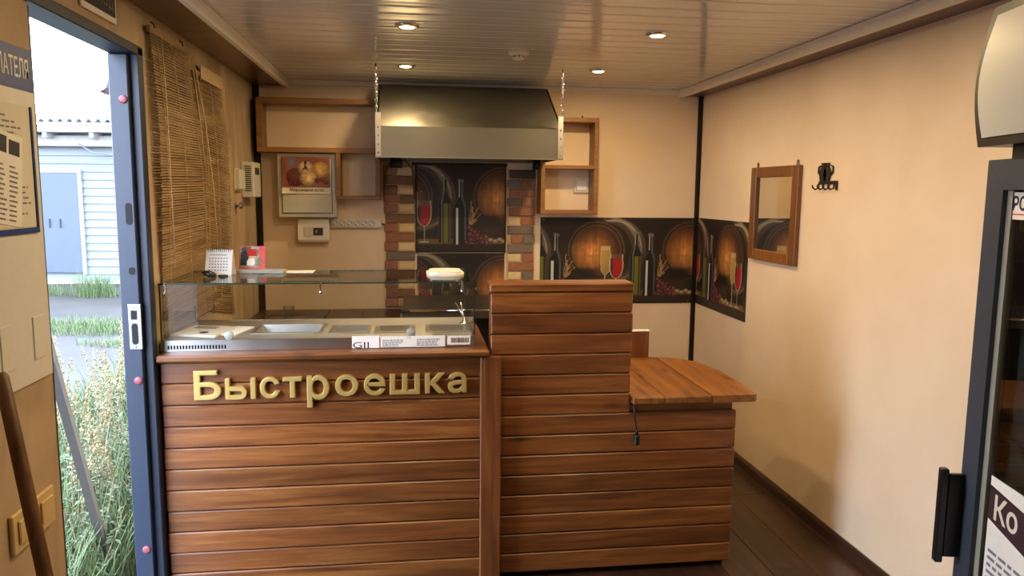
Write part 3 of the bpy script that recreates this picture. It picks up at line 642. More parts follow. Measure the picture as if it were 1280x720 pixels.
pic = grid_print('ice_cream_print', .285, .222, .004, ice_cream, (cx0 + .030, cy - .0062, 1.578), (1, 0, 0), (0, 0, 1), EC,
    curl=lambda U, V: .02 * np.clip(1 - (U + V) / .09, 0, 1) ** 2 + .003, label='ice cream scoops picture with a curling corner')
g, _ = glyphs('Мороженое есть!', .025, 0, .02); g.v = [(v[0] * 1.02, v[1], v[2]) for v in g.v]; sc_ = .205 / max(v[0] for v in g.v); g.v = [(v[0] * sc_, v[1], v[2]) for v in g.v]; on_plane(g, (cx0 + .075, cy - .0135, 1.586), (1, 0, 0), (0, 0, 1)); add('caption', g, 'ink', EC, fix=False)
BR = root('breaker_box', (-.6, 4.88, 1.275), 'small white breaker box under the ice cream cabinet', 'breaker box')
add('body', MB().cbox(-.698, -.508, 4.852, 4.918, 1.275, 1.426, .005), 'white_plastic', BR); add('cover_edge', MB().cbox(-.700, -.506, 4.846, 4.852, 1.288, 1.392, .002), 'paper_white', BR)
add('breaker_window', MB().box(-.605, -.545, 4.8445, 4.846, 1.318, 1.366), 'brown_band', BR); add('breaker_switch', MB().cbox(-.662, -.610, 4.838, 4.846, 1.312, 1.372, .003), 'white_plastic', BR); add('toggle', MB().cbox(-.592, -.578, 4.839, 4.8445, 1.335, 1.352, .002), 'grey_plastic', BR)
PS = root('power_strip', (-.34, 4.9, 1.36), 'white six socket power strip on the back wall', 'power strip')
add('body', MB().cbox(-.502, -.184, 4.884, 4.918, 1.362, 1.420, .008), 'white_plastic', PS)
for i in range(6):
    xx = -.472 + i * .045; so = add('socket', MB().lathe((xx, 4.8842, 1.391), [(.0205, 0), (.0205, -.002), (.017, -.002), (.0165, .003), (0, .003)], 'y', 18), 'grey_plastic', PS)
    for s_ in (-1, 1): add('pin_hole', MB().lathe((xx + s_ * .008, 4.8838, 1.391 + s_ * .006), [(0, 0), (.004, 0), (.004, .003), (0, .003)], 'y', 8), 'dark_gap', so)
add('power_cable', MB().tube([(-.185, 4.90, 1.39), (-.15, 4.905, 1.38), (-.14, 4.905, 1.45), (-.165, 4.905, 1.58), (-.160, 4.905, 1.70), (-.125, 4.90, 1.78), (-.09, 4.88, 1.80), (-.03, 4.875, 1.79), (.010, 4.87, 1.745), (.020, 4.87, 1.68), (.026, 4.87, 1.55)], .007, 8), 'cable', None, 'grey cable looping over the left brick pillar from the power strip', 'cable')
def wall_spot(x, lab):
    o = root('spot_lamp', (x, 4.86, 1.77), lab, 'lamp', 'black spot lamps under the hood')
    add('mount', MB().cbox(x - .015, x + .015, 4.86, 4.918, 1.79, 1.83, .003), 'black', o)
    add('housing', MB().lathe((x, 4.845, 1.742), [(.022, 0), (.040, .0), (.042, .03), (.036, .06), (.020, .088), (0, .09)], 'z', 18), 'black', o)
    add('lens', MB().lathe((x, 4.845, 1.741), [(0, 0), (.026, 0), (.026, .004), (0, .004)], 'z', 16), 'grey_plastic', o)
wall_spot(-.088, 'black spot lamp above the left brick pillar'); wall_spot(.820, 'black spot lamp above the right brick pillar')

# brick pillars
def pillar(name, lab, x0, x1, zt_, rows, flip):
    pr = root(name, ((x0 + x1) / 2, 4.92, .85), lab, 'pillar'); hgt, pit = .056, .0606
    add('mortar_bed', MB().box(x0 + .006, x1 - .006, 4.912, 4.919, zt_ - len(rows) * pit, zt_), 'brick_cream', pr)
    for i, row in enumerate(rows):
        z1 = zt_ - i * pit; z0 = z1 - hgt; n_ = sum(wd for wd, _ in row); x = x0 + (random.uniform(.004, .012) if len(row) == 1 else 0)
        for wd, mt in row:
            xe = x + wd / n_ * (x1 - x0 - (.008 if len(row) == 1 else 0)); d = random.uniform(.010, .018)
            j = lambda: random.uniform(-.002, .002)
            bm = bmesh.new(); bmesh.ops.create_cube(bm, size=1)
            for v in bm.verts: v.co = Vector(((x + xe) / 2 + v.co.x * (xe - x - .005) + j(), 4.912 - d / 2 + v.co.y * d, (z0 + z1) / 2 + v.co.z * hgt + j()))
            bmesh.ops.bevel(bm, geom=bm.edges[:], offset=.010 if mt == 'brick_cream' else .004, segments=1, affect='EDGES'); b_ = MB(); b_.bm(bm)
            add('brick', b_, mt, pr); x = xe
    return pr
r_, br, gy, cm, sm = 'brick_red', 'brick_brown', 'brick_grey', 'brick_cream', 'brick_smoke'
pillar('brick_pillar', 'brick pillar at the left of the upright wine print', -.170, .026, 1.757,
    [[(.45, r_), (.55, cm)], [(1, br)], [(.45, br), (.55, cm)], [(.5, r_), (.5, br)], [(.45, r_), (.55, cm)], [(1, br)], [(.45, r_), (.55, cm)], [(1, r_)], [(.45, r_), (.55, cm)], [(1, gy)], [(.45, r_), (.55, cm)], [(1, br)], [(.45, br), (.55, cm)], [(1, br)], [(.45, r_), (.55, cm)]], 0)
pillar('brick_pillar', 'brick pillar between the upright wine print and the small shelf', .622, .806, 1.742,
    [[(1, sm)], [(.5, gy), (.5, r_)], [(1, r_)], [(.5, gy), (.5, r_)], [(1, r_)], [(.5, cm), (.5, r_)], [(1, gy)], [(.15, cm), (.42, r_), (.43, gy)], [(1, gy)], [(.55, cm), (.45, r_)], [(1, r_)], [(.55, cm), (.45, gy)], [(1, br)], [(.5, cm), (.5, r_)]], 1)

# wine prints (one still life repeated along a splashback)
def wine(s0):
    def fn(u, t):
        s = (u + s0) % 65.0
        col = np.ones(u.shape + (3,)) * np.array([.105, .075, .058]); col = mixc(col, noise2(u, t, .12, 1) * .5, (.17, .11, .075))
        ds = ((s - 38 + 30) % 65) - 30; dt = t - 36; r_ = np.hypot(ds, dt * 1.0)
        for o, R_, wd, c in ((13, 20, 1.3, (.36, .31, .25)), (9, 20.5, 2.0, (.50, .46, .38)), (5.5, 20.3, 1.6, (.30, .23, .17)), (11, 20, .6, (.62, .57, .48))):
            rr = np.hypot(ds - o, dt); col = mixc(col, (np.abs(rr - R_) < wd) * (ds > 4) * (.35 + .65 * np.clip((dt + 12) / 28, 0, 1)), c)
        col = mixc(col, r_ < 20.5, (.17, .11, .08)); col = mixc(col, np.abs(r_ - 19) < .5, (.33, .24, .18))
        st_ = noise2(s * .9, t * .06, 1.0, 5); glow = np.clip(1.05 - np.hypot(ds + 3, dt + 2) / 17.5, 0, 1)
        col = mixc(col, (r_ < 16.8) * 1.0, 0 * col + np.array([.24, .14, .08]) + glow[..., None] * np.array([.62, .42, .18]) * (.7 + .5 * st_ + .3 * noise2(s, t, .5, 8))[..., None])
        col = mixc(col, np.abs(r_ - 16.8) < .35, (.38, .27, .18))
        for x, y, w_, h_ in ((33.5, 32.2, 3.2, 1.0), (38, 32.4, 2.2, 1.2), (35.5, 29, 1.2, 3.4), (36.2, 24.5, .6, 3)): col = mixc(col, np.exp(-(np.abs((s - x) / w_) ** 3 + np.abs((t - y) / h_) ** 3)) * .8, (.62, .47, .25))
        col = mixc(col, (t < 9) * .9, (.36, .27, .15)); col = mixc(col, (t < 9) * (noise2(u, t, .7, 2)) * .6, (.55, .44, .25)); col = mixc(col, (t < 5.6), (.17, .12, .095)); col = mixc(col, (t < 1.2), (.10, .07, .06))
        bs = np.exp(-(((s - 30) / 9.0) ** 4 + ((t - 14) / 4.5) ** 4)); col = mixc(col, bs, (.20, .14, .08)); col = mixc(col, (np.exp(-(((s - 28) / 11.0) ** 4 + ((t - 20) / 4.0) ** 4))), (.10, .075, .05))
        col = mixc(col, bs * (np.sin(s * 2.2) * np.sin(t * 2.6) > .5) * .6, (.42, .31, .17))
        for k in range(13):
            a = -.30 + k * .13; x = s - 16.5 - (t - 18) * a - .7 * np.sin(t * .45 + k); col = mixc(col, (np.abs(x) < .34) * (t > 18) * (t < 33.5 - abs(k - 3) * 1.4 - (k % 3) * 2.2), (.66 - .05 * (k % 3), .50 - .04 * (k % 2), .22 + .015 * k))
        def bottle(cx, hw, tt, tb_, sh_, green):
            nonlocal col
            x = (s - cx + 32.5) % 65 - 32.5; k = np.clip((t - sh_) / 9.0, 0, 1); k = k * k * (3 - 2 * k); wv = hw * (1 - .70 * k); ins = (np.abs(x) < wv) & (t < tt) & (t > tb_)
            col = mixc(col, ins * 1.0, (.035, .035, .03)); col = mixc(col, ins * (np.abs(x) > wv - .5) * .8, (.30, .29, .26))
            if green: col = mixc(col, ins * (x > -.2 * hw) * (x < .45 * hw) * (t < sh_), (.40, .41, .13)); col = mixc(col, ins * (np.abs(x + .45 * wv) < .10 * hw), (.42, .42, .40)); col = mixc(col, ins * (np.abs(x - .72 * wv) < .07 * hw) * (t < sh_), (.42, .36, .12))
            else: col = mixc(col, ins * (np.abs(x + .45 * wv) < .15 * hw) * (t < sh_ + 1), (.78, .79, .80)); col = mixc(col, ins * (np.abs(x - .55 * wv) < .13 * hw), (.30, .31, .34))
            col = mixc(col, ins * (t > sh_ + 8) * (np.abs(x + .5 * wv) < .22 * wv), (.66, .64, .58)); col = mixc(col, ((np.abs(x) < wv * 1.25) & (np.abs(t - tt + 1.2) < .8)) * 1.0, (.45, .42, .36))
        bottle(0.2, 4.3, 49, 6.5, 32, True); bottle(10.4, 5.3, 47.5, 5.4, 28, False)
        rg = np.random.default_rng(4)
        for k in range(34):
            x, y = 20 + rg.normal() * 3.4, 11.5 + rg.normal() * 2.6; d = np.hypot(s - x, t - y) / 1.75; lum = .55 + .75 * rg.random()
            col = mixc(col, (d < 1) * 1.0, 0 * col + np.array([.52, .23, .27]) * (lum * (1.05 - .6 * d))[..., None]); col = mixc(col, np.exp(-((s - x + .4) ** 2 + (t - y - .4) ** 2) / .12) * .8, (.75, .58, .60))
        for x, y in ((30, 8.4), (33, 7.6), (36, 8.6), (38.5, 7.4)): d = np.hypot((s - x) / 1.9, (t - y) / 1.3); col = mixc(col, (d < 1) * 1.0, 0 * col + np.array([.75, .65, .47]) * (1.1 - .5 * d)[..., None])
        # flute and wine glass
        x = s - 44.2; wv = np.where(t > 22, 2.9 + .5 * np.sin((t - 22) / 17 * 2.6), .35); wv = np.where((t > 19) & (t <= 22), .35 + (t - 19) / 3 * 2.5, wv); ins = (np.abs(x) < wv) & (t > 6.5) & (t < 39)
        col = mixc(col, ins * (t > 19) * .62, (.78, .68, .38)); col = mixc(col, ins * (np.abs(np.abs(x) - wv) < .35) * .8, (.85, .80, .62)); col = mixc(col, ins * (t > 36) * .5, (.8, .75, .6)); col = mixc(col, ((np.abs(x) < 3) & (np.abs(t - 6.8) < .4)) * .7, (.8, .75, .6))
        x = s - 51.8; e = np.sqrt(np.clip(1 - ((t - 26) / 9.0) ** 2, 0, 1)) * 4.6; e = np.where(t > 28, 4.5 - (t - 28) * .08, e); ins = (np.abs(x) < e) & (t > 17) & (t < 33.5)
        col = mixc(col, ins * .35, (.6, .5, .4)); col = mixc(col, ins * (t < 30.5) * 1.0, (.62, .10, .10)); col = mixc(col, ins * (t < 30.5) * (x < -2.2) * .7, (.2, .16, .3)); col = mixc(col, ((np.abs(np.abs(x) - e) < .35) & (t > 17) & (t < 33.5)) * .8, (.85, .78, .62)); col = mixc(col, ((np.abs(x) < .35) & (t > 7) & (t < 17.5)) * .7, (.75, .68, .5)); col = mixc(col, ((np.abs(x) < 3.2) & (np.abs(t - 6.9) < .4)) * .7, (.8, .75, .6))
        return col
    return fn
def nails(par, pts, ax):
    for p_ in pts: add('nail', MB().lathe(p_, [(0, 0), (.004, 0), (.004, -.0025), (0, -.0025)], ax, 8), 'chrome', par)
po = grid_print('wine_print', .572, .560, .0036, wine(47.0), (.038, 4.9185, 1.204), (1, 0, 0), (0, 0, 1), label='upright wine and barrel print between the two brick pillars', cat='print')
add('edge_strip', MB().box(.030, .040, 4.906, 4.917, 1.20, 1.775).box(.608, .616, 4.906, 4.917, 1.20, 1.775).box(.010, .622, 4.904, 4.917, 1.762, 1.782), 'black_trim', po); nails(po, [(.07, 4.9155, 1.60), (.59, 4.9155, 1.43)], 'y')
po = grid_print('wine_print', .572, .360, .0036, (lambda f: (lambda u, t: f(u, t + 21)))(wine(47.0)), (.038, 4.9185, .840), (1, 0, 0), (0, 0, 1), label='lower wine and barrel print behind the glass case right end', cat='print')
nails(po, [(.28, 4.9155, 1.175), (.50, 4.9155, 1.18)], 'y')
po = grid_print('wine_print', 1.058, .580, .0036, wine(-.3), (.848, 4.9185, .856), (1, 0, 0), (0, 0, 1), label='long horizontal wine and barrel print on the back wall right of the pillars', cat='print')
nails(po, [(.87, 4.9155, 1.42), (1.89, 4.9155, 1.42), (1.88, 4.9155, .87)], 'y')
po = grid_print('wine_print', .775, .580, .0036, wine(51.0), (XR - .0015, 4.895, .858), (0, -1, 0), (0, 0, 1), label='wine and barrel print wrapping onto the right wall below the mirror', cat='print')
nails(po, [(XR - .004, 4.86, .87)], 'x')

# extractor hood on chains
HD = root('extractor_hood', (.33, 4.5, 1.79), 'stainless steel extractor hood hanging on chains above the cooker', 'extractor hood')
hx0, hx1, hy0, hy1 = -.183, .843, 4.20, 4.88; zb, zm, zt_ = 1.785, 1.948, 2.232
mb = MB()
for a, b in ((hx0, hx0 + .004), (hx1 - .004, hx1)): mb.prism([(hy0, zb), (hy1, zb), (hy1, zt_), (4.70, zt_), (hy0, zm)], 'x', a, b)
mb.box(hx0 + .004, hx1 - .004, hy1 - .004, hy1, zb, zt_); mb.box(hx0 + .004, hx1 - .004, 4.70, hy1 - .004, zt_ - .004, zt_)
add('shell', mb, 'hood', HD)
add('front_band', MB().box(hx0 + .004, hx1 - .004, hy0, hy0 + .004, zb, zm), 'hood', HD)
mb = MB(); mb.prism([(hy0, zm), (hy0 + .004, zm - .003), (4.704, zt_ - .003), (4.70, zt_)], 'x', hx0 + .012, hx1 - .012); add('sloped_sheet', mb, 'hood', HD)
add('lower_lip', MB().box(hx0 - .004, hx1 + .004, hy0 - .004, hy0 + .014, zb - .006, zb), 'steel_dark', HD)
for xx in (hx0 - .003, hx1 - .027):
    cs = add('corner_strip', MB().cbox(xx, xx + .030, hy0 - .004, hy0, zb, zm + .07, .001), 'steel', HD)
    for k in range(4): add('rivet', MB().lathe((xx + .015, hy0 - .004, zb + .02 + k * .045), [(0, 0), (.005, 0), (.003, -.003), (0, -.003)], 'y', 8), 'chrome', cs)
for xx in (hx0 + .004, hx1 - .004):
    mb = MB(); z = zm + .05; k = 0
    while z < ZC - .016:
        c_ = Vector((xx, hy0 + .002, z + .009)); h = []
        for i in range(11):
            a = 2 * math.pi * i / 10; q = Vector((.0055 * math.cos(a), 0, .0125 * math.sin(a)))
            if k % 2: q = Vector((0, q.x, q.z))
            h.append(c_ + q)
        mb.tube(h, .0022, 5, caps=False); z += .0185; k += 1
    ch = add('chain', mb, 'chrome', HD); add('chain_hook', MB().tube([(xx, hy0 + .002, ZC - .018), (xx, hy0 + .002, ZC + .002)], .004, 6), 'black', ch)

# ------------------------------------------------------------------ ceiling lamps and detector
for i, (x, y, lab) in enumerate(((-.008, 3.221, 'round recessed ceiling lamp left of centre, nearer the camera'), (-.021, 4.215, 'round recessed ceiling lamp just above the extractor hood'), (1.047, 3.207, 'round recessed ceiling lamp right of centre, nearer the camera'), (1.034, 4.183, 'round recessed ceiling lamp near the back wall, right of the hood'), (-.0, 2.22, 'round recessed ceiling lamp overhead on the left, out of view'), (1.04, 2.22, 'round recessed ceiling lamp overhead on the right, out of view'))):
    o = root('ceiling_lamp', (x, y, ZC), lab, 'lamp', 'recessed ceiling lamps')
    add('ring', MB().lathe((x, y, ZC), [(.033, .004), (.050, .001), (.050, -.004), (.040, -.010), (.034, -.010), (.033, .004)], 'z', 28), 'chrome', o)
    add('lens', MB().lathe((x, y, ZC - .012), [(0, 0), (.026, .001), (.034, .006), (.034, .010), (0, .010)], 'z', 24), 'lamp_glow', o)
    l = bpy.data.lights.new('lamp_light', 'AREA'); l.shape = 'DISK'; l.size = .066; l.energy = LAMP_W; l.color = LAMP_COL; lo = bpy.data.objects.new('lamp_light', l); COL.objects.link(lo); lo.parent = o; lo.location = (0, 0, -.014)
SD = root('smoke_detector', (.522, 3.718, ZC), 'white smoke detector on the ceiling in front of the hood', 'smoke detector')
add('base', MB().lathe((.522, 3.718, ZC + .002), [(0, 0), (.052, 0), (.050, -.014), (.038, -.022), (.032, -.022), (0, -.022)], 'z', 24), 'white_plastic', SD)
add('sensor_head', MB().lathe((.522, 3.718, ZC - .020), [(.030, 0), (.030, -.012), (.022, -.018), (0, -.018)], 'z', 20), 'white_plastic', SD)
for k in range(8):
    a = 2 * math.pi * k / 8; add('vent', MB().box(-.004, .004, -.0305, -.029, -.010, -.002).xform(Matrix.Translation((.522, 3.718, ZC - .020)) @ Matrix.Rotation(a, 4, 'Z')), 'rubber', SD)

# ------------------------------------------------------------------ right wall
MR = root('wall_mirror', (XR, 3.81, 1.24), 'rectangular wood framed mirror on the right wall', 'mirror')
my0, my1, mz0, mz1, fwid = 3.555, 4.080, 1.240, 1.746, .062
X0, X1 = XR - .026, XR - .001
add('frame_stile', MB().cbox(X0, X1, my0, my0 + fwid, mz0, mz1, .003), 'mirrorframe', MR); add('frame_stile', MB().cbox(X0, X1, my1 - fwid, my1, mz0, mz1, .003), 'mirrorframe', MR)
add('frame_rail', MB().cbox(X0, X1, my0 + fwid, my1 - fwid, mz0, mz0 + fwid * .9, .003), 'mirrorframe', MR); add('frame_rail', MB().cbox(X0, X1, my0 + fwid, my1 - fwid, mz1 - fwid * .9, mz1, .003), 'mirrorframe', MR)
add('glass', MB().box(XR - .012, XR - .008, my0 + fwid - .004, my1 - fwid + .004, mz0 + .05, mz1 - .05), 'mirror', MR)
for yy in (3.60, 4.04): add('hanger', MB().tube([(XR - .006, yy + .009 * math.cos(a), mz1 + .012 + .014 * math.sin(a)) for a in [2 * math.pi * k / 10 for k in range(11)]], .0025, 5, caps=False), 'iron', MR)
HK = root('coat_hooks', (XR, 3.34, 1.63), 'black iron coat hook rack with jug shapes on the right wall', 'hook rack')
Xh = XR - .008
def jug(cy_, z0, hgt, wd):
    pr = [(.30, 0), (.42, .1), (.5, .35), (.48, .55), (.32, .72), (.18, .80), (.18, .9), (.3, 1.0)]
    pts = [(cy_ - wd * r_, z0 + hgt * h) for r_, h in pr] + [(cy_ + wd * r_, z0 + hgt * h) for r_, h in reversed(pr)]; return MB().prism(pts, 'x', Xh, XR - .002)
j1 = add('jug', jug(3.36, 1.660, .088, .062), 'iron', HK); j2 = add('jug', jug(3.325, 1.665, .082, .058), 'iron', HK)
for o_, c_ in ((j1, 3.39), (j2, 3.292)):
    s_ = 1 if c_ > 3.35 else -1; add('handle', MB().tube([(XR - .005, c_ - s_ * .008, 1.735), (XR - .005, c_ + s_ * .012, 1.730), (XR - .005, c_ + s_ * .014, 1.705), (XR - .005, c_ - s_ * .004, 1.690)], .004, 6), 'iron', o_)
add('bar', MB().cbox(Xh, XR - .002, 3.235, 3.395, 1.648, 1.664, .002), 'iron', HK)
add('bracket', MB().box(Xh, XR - .002, 3.236, 3.246, 1.622, 1.65), 'iron', HK)
for k in range(4):
    yy = 3.262 + k * .045; add('hook', MB().tube([(XR - .005, yy, 1.652), (XR - .007, yy, 1.630), (XR - .022, yy, 1.624), (XR - .034, yy, 1.634), (XR - .036, yy, 1.645)], .004, 6), 'iron', HK)

# ------------------------------------------------------------------ display fridge
th = R(12)
FR = root('display_fridge', (1.45, 1.755, 0), 'charcoal glass door display fridge with curved sign box by the right wall', 'fridge', rot=-math.pi / 2 - th)
FW, FD, FH = .62, .44, 1.69
add('body', MB().cbox(0.005, FW - .005, .065, FD, .05, FH + .02, .006).box(.03, FW - .03, .08, FD - .03, 0, .05), 'fridge', FR)
add('interior', MB().box(.05, FW - .05, .058, .066, .14, FH - .09), 'fridge_in', FR)
for k in range(4): add('wire_shelf', MB().box(.055, FW - .055, .045, .06, .35 + k * .32, .362 + k * .32), 'steel_dark', FR)
add('kick_plate', MB().cbox(0, FW, .01, .07, .02, .10, .003), 'black', FR)
dz0, dz1, fwd_, fdep = .11, FH, .075, .045
def bevframe(a, b, c, d): return a
add('door_stile', MB().prism([(0, dz0), (0, dz1), (fwd_, dz1 - fwd_), (fwd_, dz0 + fwd_)], 'y', 0, fdep), 'fridge', FR)
add('door_stile', MB().prism([(FW, dz0), (FW, dz1), (FW - fwd_, dz1 - fwd_), (FW - fwd_, dz0 + fwd_)], 'y', 0, fdep), 'fridge', FR)
add('door_rail', MB().prism([(0.0005, dz1), (FW - .0005, dz1), (FW - fwd_, dz1 - fwd_ + .0005), (fwd_, dz1 - fwd_ + .0005)], 'y', 0, fdep), 'fridge', FR)
add('door_rail', MB().prism([(0.0005, dz0), (FW - .0005, dz0), (FW - fwd_, dz0 + fwd_ - .0005), (fwd_, dz0 + fwd_ - .0005)], 'y', 0, fdep), 'fridge', FR)
add('glazing_strip', MB().box(fwd_, fwd_ + .022, .012, .03, dz0 + fwd_, dz1 - fwd_).box(FW - fwd_ - .022, FW - fwd_, .012, .03, dz0 + fwd_, dz1 - fwd_), 'grey_plastic', FR)
gl = add('door_glass', MB().box(fwd_, FW - fwd_, .018, .024, dz0 + fwd_, dz1 - fwd_), 'fridge_glass', FR)
hd = add('handle', MB().cbox(.004, .026, -.062, -.042, .625, .885, .003).cbox(.006, .022, -.042, .002, .640, .870, .003), 'black', FR)
stk = add('sticker', MB().box(.088, .26, .0150, .0162, 1.545, 1.610), 'paper_white', FR)
g, _ = glyphs('РО', .036, 0, .03); on_plane(g, (.095, .0146, 1.566), (1, 0, 0), (0, 0, 1)); add('print', g, 'ink_navy', stk, fix=False); add('red_line', MB().box(.095, .25, .0145, .0149, 1.556, 1.559), 'red', stk)
sh_ = add('notice_sheet', MB().box(.112, .46, .0150, .0162, .30, .905), 'paper_white', FR)
mb = MB().prism([(.112, .795), (.46, .735), (.46, .845), (.3, .862), (.112, .882)], 'y', .0142, .0149); add('title_band', mb, 'brown_band', sh_)
g, _ = glyphs('Ко', .066, 0, .02); on_plane(g, (.138, .0138, .800), (1, 0, 0), (0, 0, 1)); add('title', g, 'paper', sh_, fix=False)
g = lines_print(.30, .40, 22, 21, .45); on_plane(g, (.125, .0144, .33), (1, 0, 0), (0, 0, 1)); add('text_print', g, 'ink_grey', sh_, fix=False)
# sign box with bowed ends
HB0, HB1 = 1.722, 2.055
def bow(o, n=10, z0=HB0, z1=HB1):
    L_, R_ = [], []
    for k in range(n + 1):
        t_ = k / n; bulge = .048 * math.sin(math.pi * t_) - .026 * t_; L_.append((0 - bulge + o + .006 * 0, z0 + (z1 - z0) * t_)); R_.append((FW + bulge - o, z0 + (z1 - z0) * t_))
    return L_ + R_[::-1]
hb = add('sign_box', MB().prism(bow(0), 'y', -.03, .12), 'black', FR)
inn = bow(.022, z0=HB0 + .022, z1=HB1 - .022); add('sign_face', MB().prism(inn, 'y', -.034, -.0295), 'lightbox', hb)
add('neck', MB().box(.10, FW - .10, .0, .10, FH - .002, HB0 + .002), 'black', FR)

# ------------------------------------------------------------------ left wall
IS = root('information_stand', (XL, 1.82, 1.11), 'white customer information stand with blue header beside the doorway', 'notice board')
X = XL
add('panel', MB().cbox(X + .0005, X + .006, 1.50, 2.112, 1.110, 1.942, .001), 'panel_white', IS)
hdr = add('header', MB().box(X + .0062, X + .0078, 1.501, 2.111, 1.838, 1.941), 'blue', IS)
g, wd = glyphs('ПОКУПАТЕЛЯ', .050, 0, .012); s_ = .25 / wd; g.v = [(v[0] * s_, v[1], v[2]) for v in g.v]; on_plane(g, (X + .0082, 2.086 - .25, 1.866), (0, 1, 0), (0, 0, 1)); add('header_text', g, 'paper_white', hdr, fix=False)
pk = add('pocket_border', MB().box(X + .0062, X + .0105, 2.078, 2.085, 1.486, 1.80).box(X + .0062, X + .0105, 1.78, 1.787, 1.486, 1.80).box(X + .0062, X + .0105, 1.787, 2.078, 1.486, 1.500), 'blue', IS)
pp = add('paper', MB().box(X + .0062, X + .0072, 1.79, 2.076, 1.502, 1.80), 'paper', IS)
g = on_plane(lines_print(.26, .26, 20, 31, .35), (X + .0076, 1.80, 1.52), (0, 1, 0), (0, 0, 1)); add('text_print', g, 'ink_grey', pp, fix=False)
rot = Matrix.Translation((X + .0085, 1.95, 1.62)) @ Matrix.Rotation(R(-8), 4, 'X')
pp = add('leaflet', MB().box(-.0005, .0005, -.065, .065, -.11, .11).xform(rot), 'paper_white', IS)
g = on_plane(lines_print(.05, .14, 12, 37, .4), (.0009, -.055, -.10), (0, 1, 0), (0, 0, 1)).join(on_plane(lines_print(.045, .14, 12, 39, .4), (.0009, .005, -.10), (0, 1, 0), (0, 0, 1))).xform(rot); add('text_print', g, 'ink_grey', pp, fix=False)
g = MB().quadv([(.0009, -.055, .06), (.0009, -.005, .06), (.0009, -.005, .10), (.0009, -.055, .10)]); g = MB(); g.quadv([(.0009, -.055, .06), (.0009, -.008, .06), (.0009, -.008, .10), (.0009, -.055, .10)]); g.quadv([(.0009, .002, .06), (.0009, .052, .06), (.0009, .052, .095), (.0009, .002, .095)]); g.xform(rot); add('photo_print', g, 'ink', pp, fix=False)
for y0, y1 in ((1.865, 1.925), (2.020, 2.075)): add('empty_pocket', MB().cbox(X + .0062, X + .0090, y0, y1, 1.165, 1.275, .001), 'panel_white', IS)
for y0, y1, z0, z1, lab in ((1.848, 1.948, .722, .822, 'cream wall switch nearer the camera, left of the broom handle'), (1.960, 2.060, .722, .822, 'cream wall switch nearer the doorway, right of the broom handle')):
    o = root('wall_switch', (X, (y0 + y1) / 2, z0), lab, 'switch', 'cream wall switches'); add('frame', MB().cbox(X + .0005, X + .012, y0, y1, z0, z1, .003), 'cream_plastic', o); add('rocker', MB().cbox(X + .012, X + .018, y0 + .02, y1 - .02, z0 + .02, z1 - .02, .003), 'cream_plastic', o)
BH = root('broom', (-.70, 1.6, 0), 'dark wooden broom handle leaning on the wall below the information stand', 'broom')
pa, pb_ = Vector((-.932, 1.825, 1.18)), Vector((-.84, 1.753, .758)); dd = (pb_ - pa); pe = pa + dd * (1.13 / .422)
add('handle', MB().tube([pa, pa - Vector((0, 0, .003)) + dd * .02, pa + dd * .5, pe], [.008, .0155, .0165, .0165], 12), 'broom', BH)
add('bristle_head', MB().cbox(pe.x - .03, pe.x + .03, pe.y - .13, pe.y + .13, .0, .075, .012), 'broom', BH)
EX = root('exit_sign', (XL, 2.57, 2.13), 'small dark exit sign above the doorway', 'sign')
add('frame', MB().cbox(X + .0005, X + .010, 2.430, 2.700, 2.128, 2.236, .003), 'trim_cream', EX)
pl_ = add('plate', MB().box(X + .010, X + .0125, 2.448, 2.682, 2.146, 2.222), 'ink', EX)
g, wd = glyphs('ВЫХОД', .052, 0, .01); s_ = .205 / wd; g.v = [(v[0] * s_, v[1], v[2]) for v in g.v]; on_plane(g, (X + .0132, 2.462, 2.158), (0, 1, 0), (0, 0, 1)); add('text', g, 'seed', pl_, fix=False)

# bamboo blinds
def blind(y0, y1, ztop_, zbot, lab, sag, sweep, pit):
    o = root('bamboo_blind', (XL, (y0 + y1) / 2, zbot), lab, 'blind', 'bamboo blinds on the left wall'); mb = MB(); n = int((ztop_ - zbot) / pit)
    for k in range(n):
        t_ = k / n; z = ztop_ - k * pit; off = .018 + .012 * math.sin(t_ * 5) + random.uniform(-.0015, .0015); a, b = y0 + sweep[0] * t_ + random.uniform(-.004, .004), y1 + sweep[1] * t_ + random.uniform(-.006, .006)
        za, zb_ = z + random.uniform(-.001, .001), z + sag * t_ + random.uniform(-.001, .001); h = pit * .39
        x0, x1 = XL + off, XL + off + .003
        v = [(x0, a, za - h), (x0, b, zb_ - h), (x0, b, zb_ + h), (x0, a, za + h), (x1, a, za - h * .6), (x1, b, zb_ - h * .6), (x1, b, zb_ + h * .6), (x1, a, za + h * .6)]; b_ = len(mb.v); mb.v += v
        for f in ((0, 1, 5, 4), (4, 5, 6, 7), (7, 6, 2, 3), (0, 3, 2, 1), (0, 4, 7, 3), (1, 2, 6, 5)): mb.f.append(tuple(b_ + i for i in f)); mb.mi.append(0); mb.sm.append(False)
    add('slats', mb, 'bamboo', o, kind='stuff')
    add('head_batten', MB().cbox(XL + .008, XL + .026, y0 - .01, y1 + .01, ztop_, ztop_ + .022, .002), 'bamboo', o)
    for f_ in (.12, .5, .88):
        yy = y0 + (y1 - y0) * f_; add('weave_cord', MB().tube([(XL + .024 + .012 * math.sin(t_ * 5), yy + (sweep[0] + (sweep[1] - sweep[0]) * f_) * t_, ztop_ + sag * t_ * f_ - (ztop_ - zbot) * t_) for t_ in [k / 12 for k in range(13)]], .0014, 4), 'cord', o)
    for f_ in (.15, .9): yy = y0 + (y1 - y0) * f_; add('hook', MB().tube([(XL + .002, yy, ztop_ + .05), (XL + .012, yy + .004, ztop_ + .042), (XL + .016, yy, ztop_ + .028), (XL + .012, yy - .004, ztop_ + .02)], .003, 6), 'iron', o)
    return o
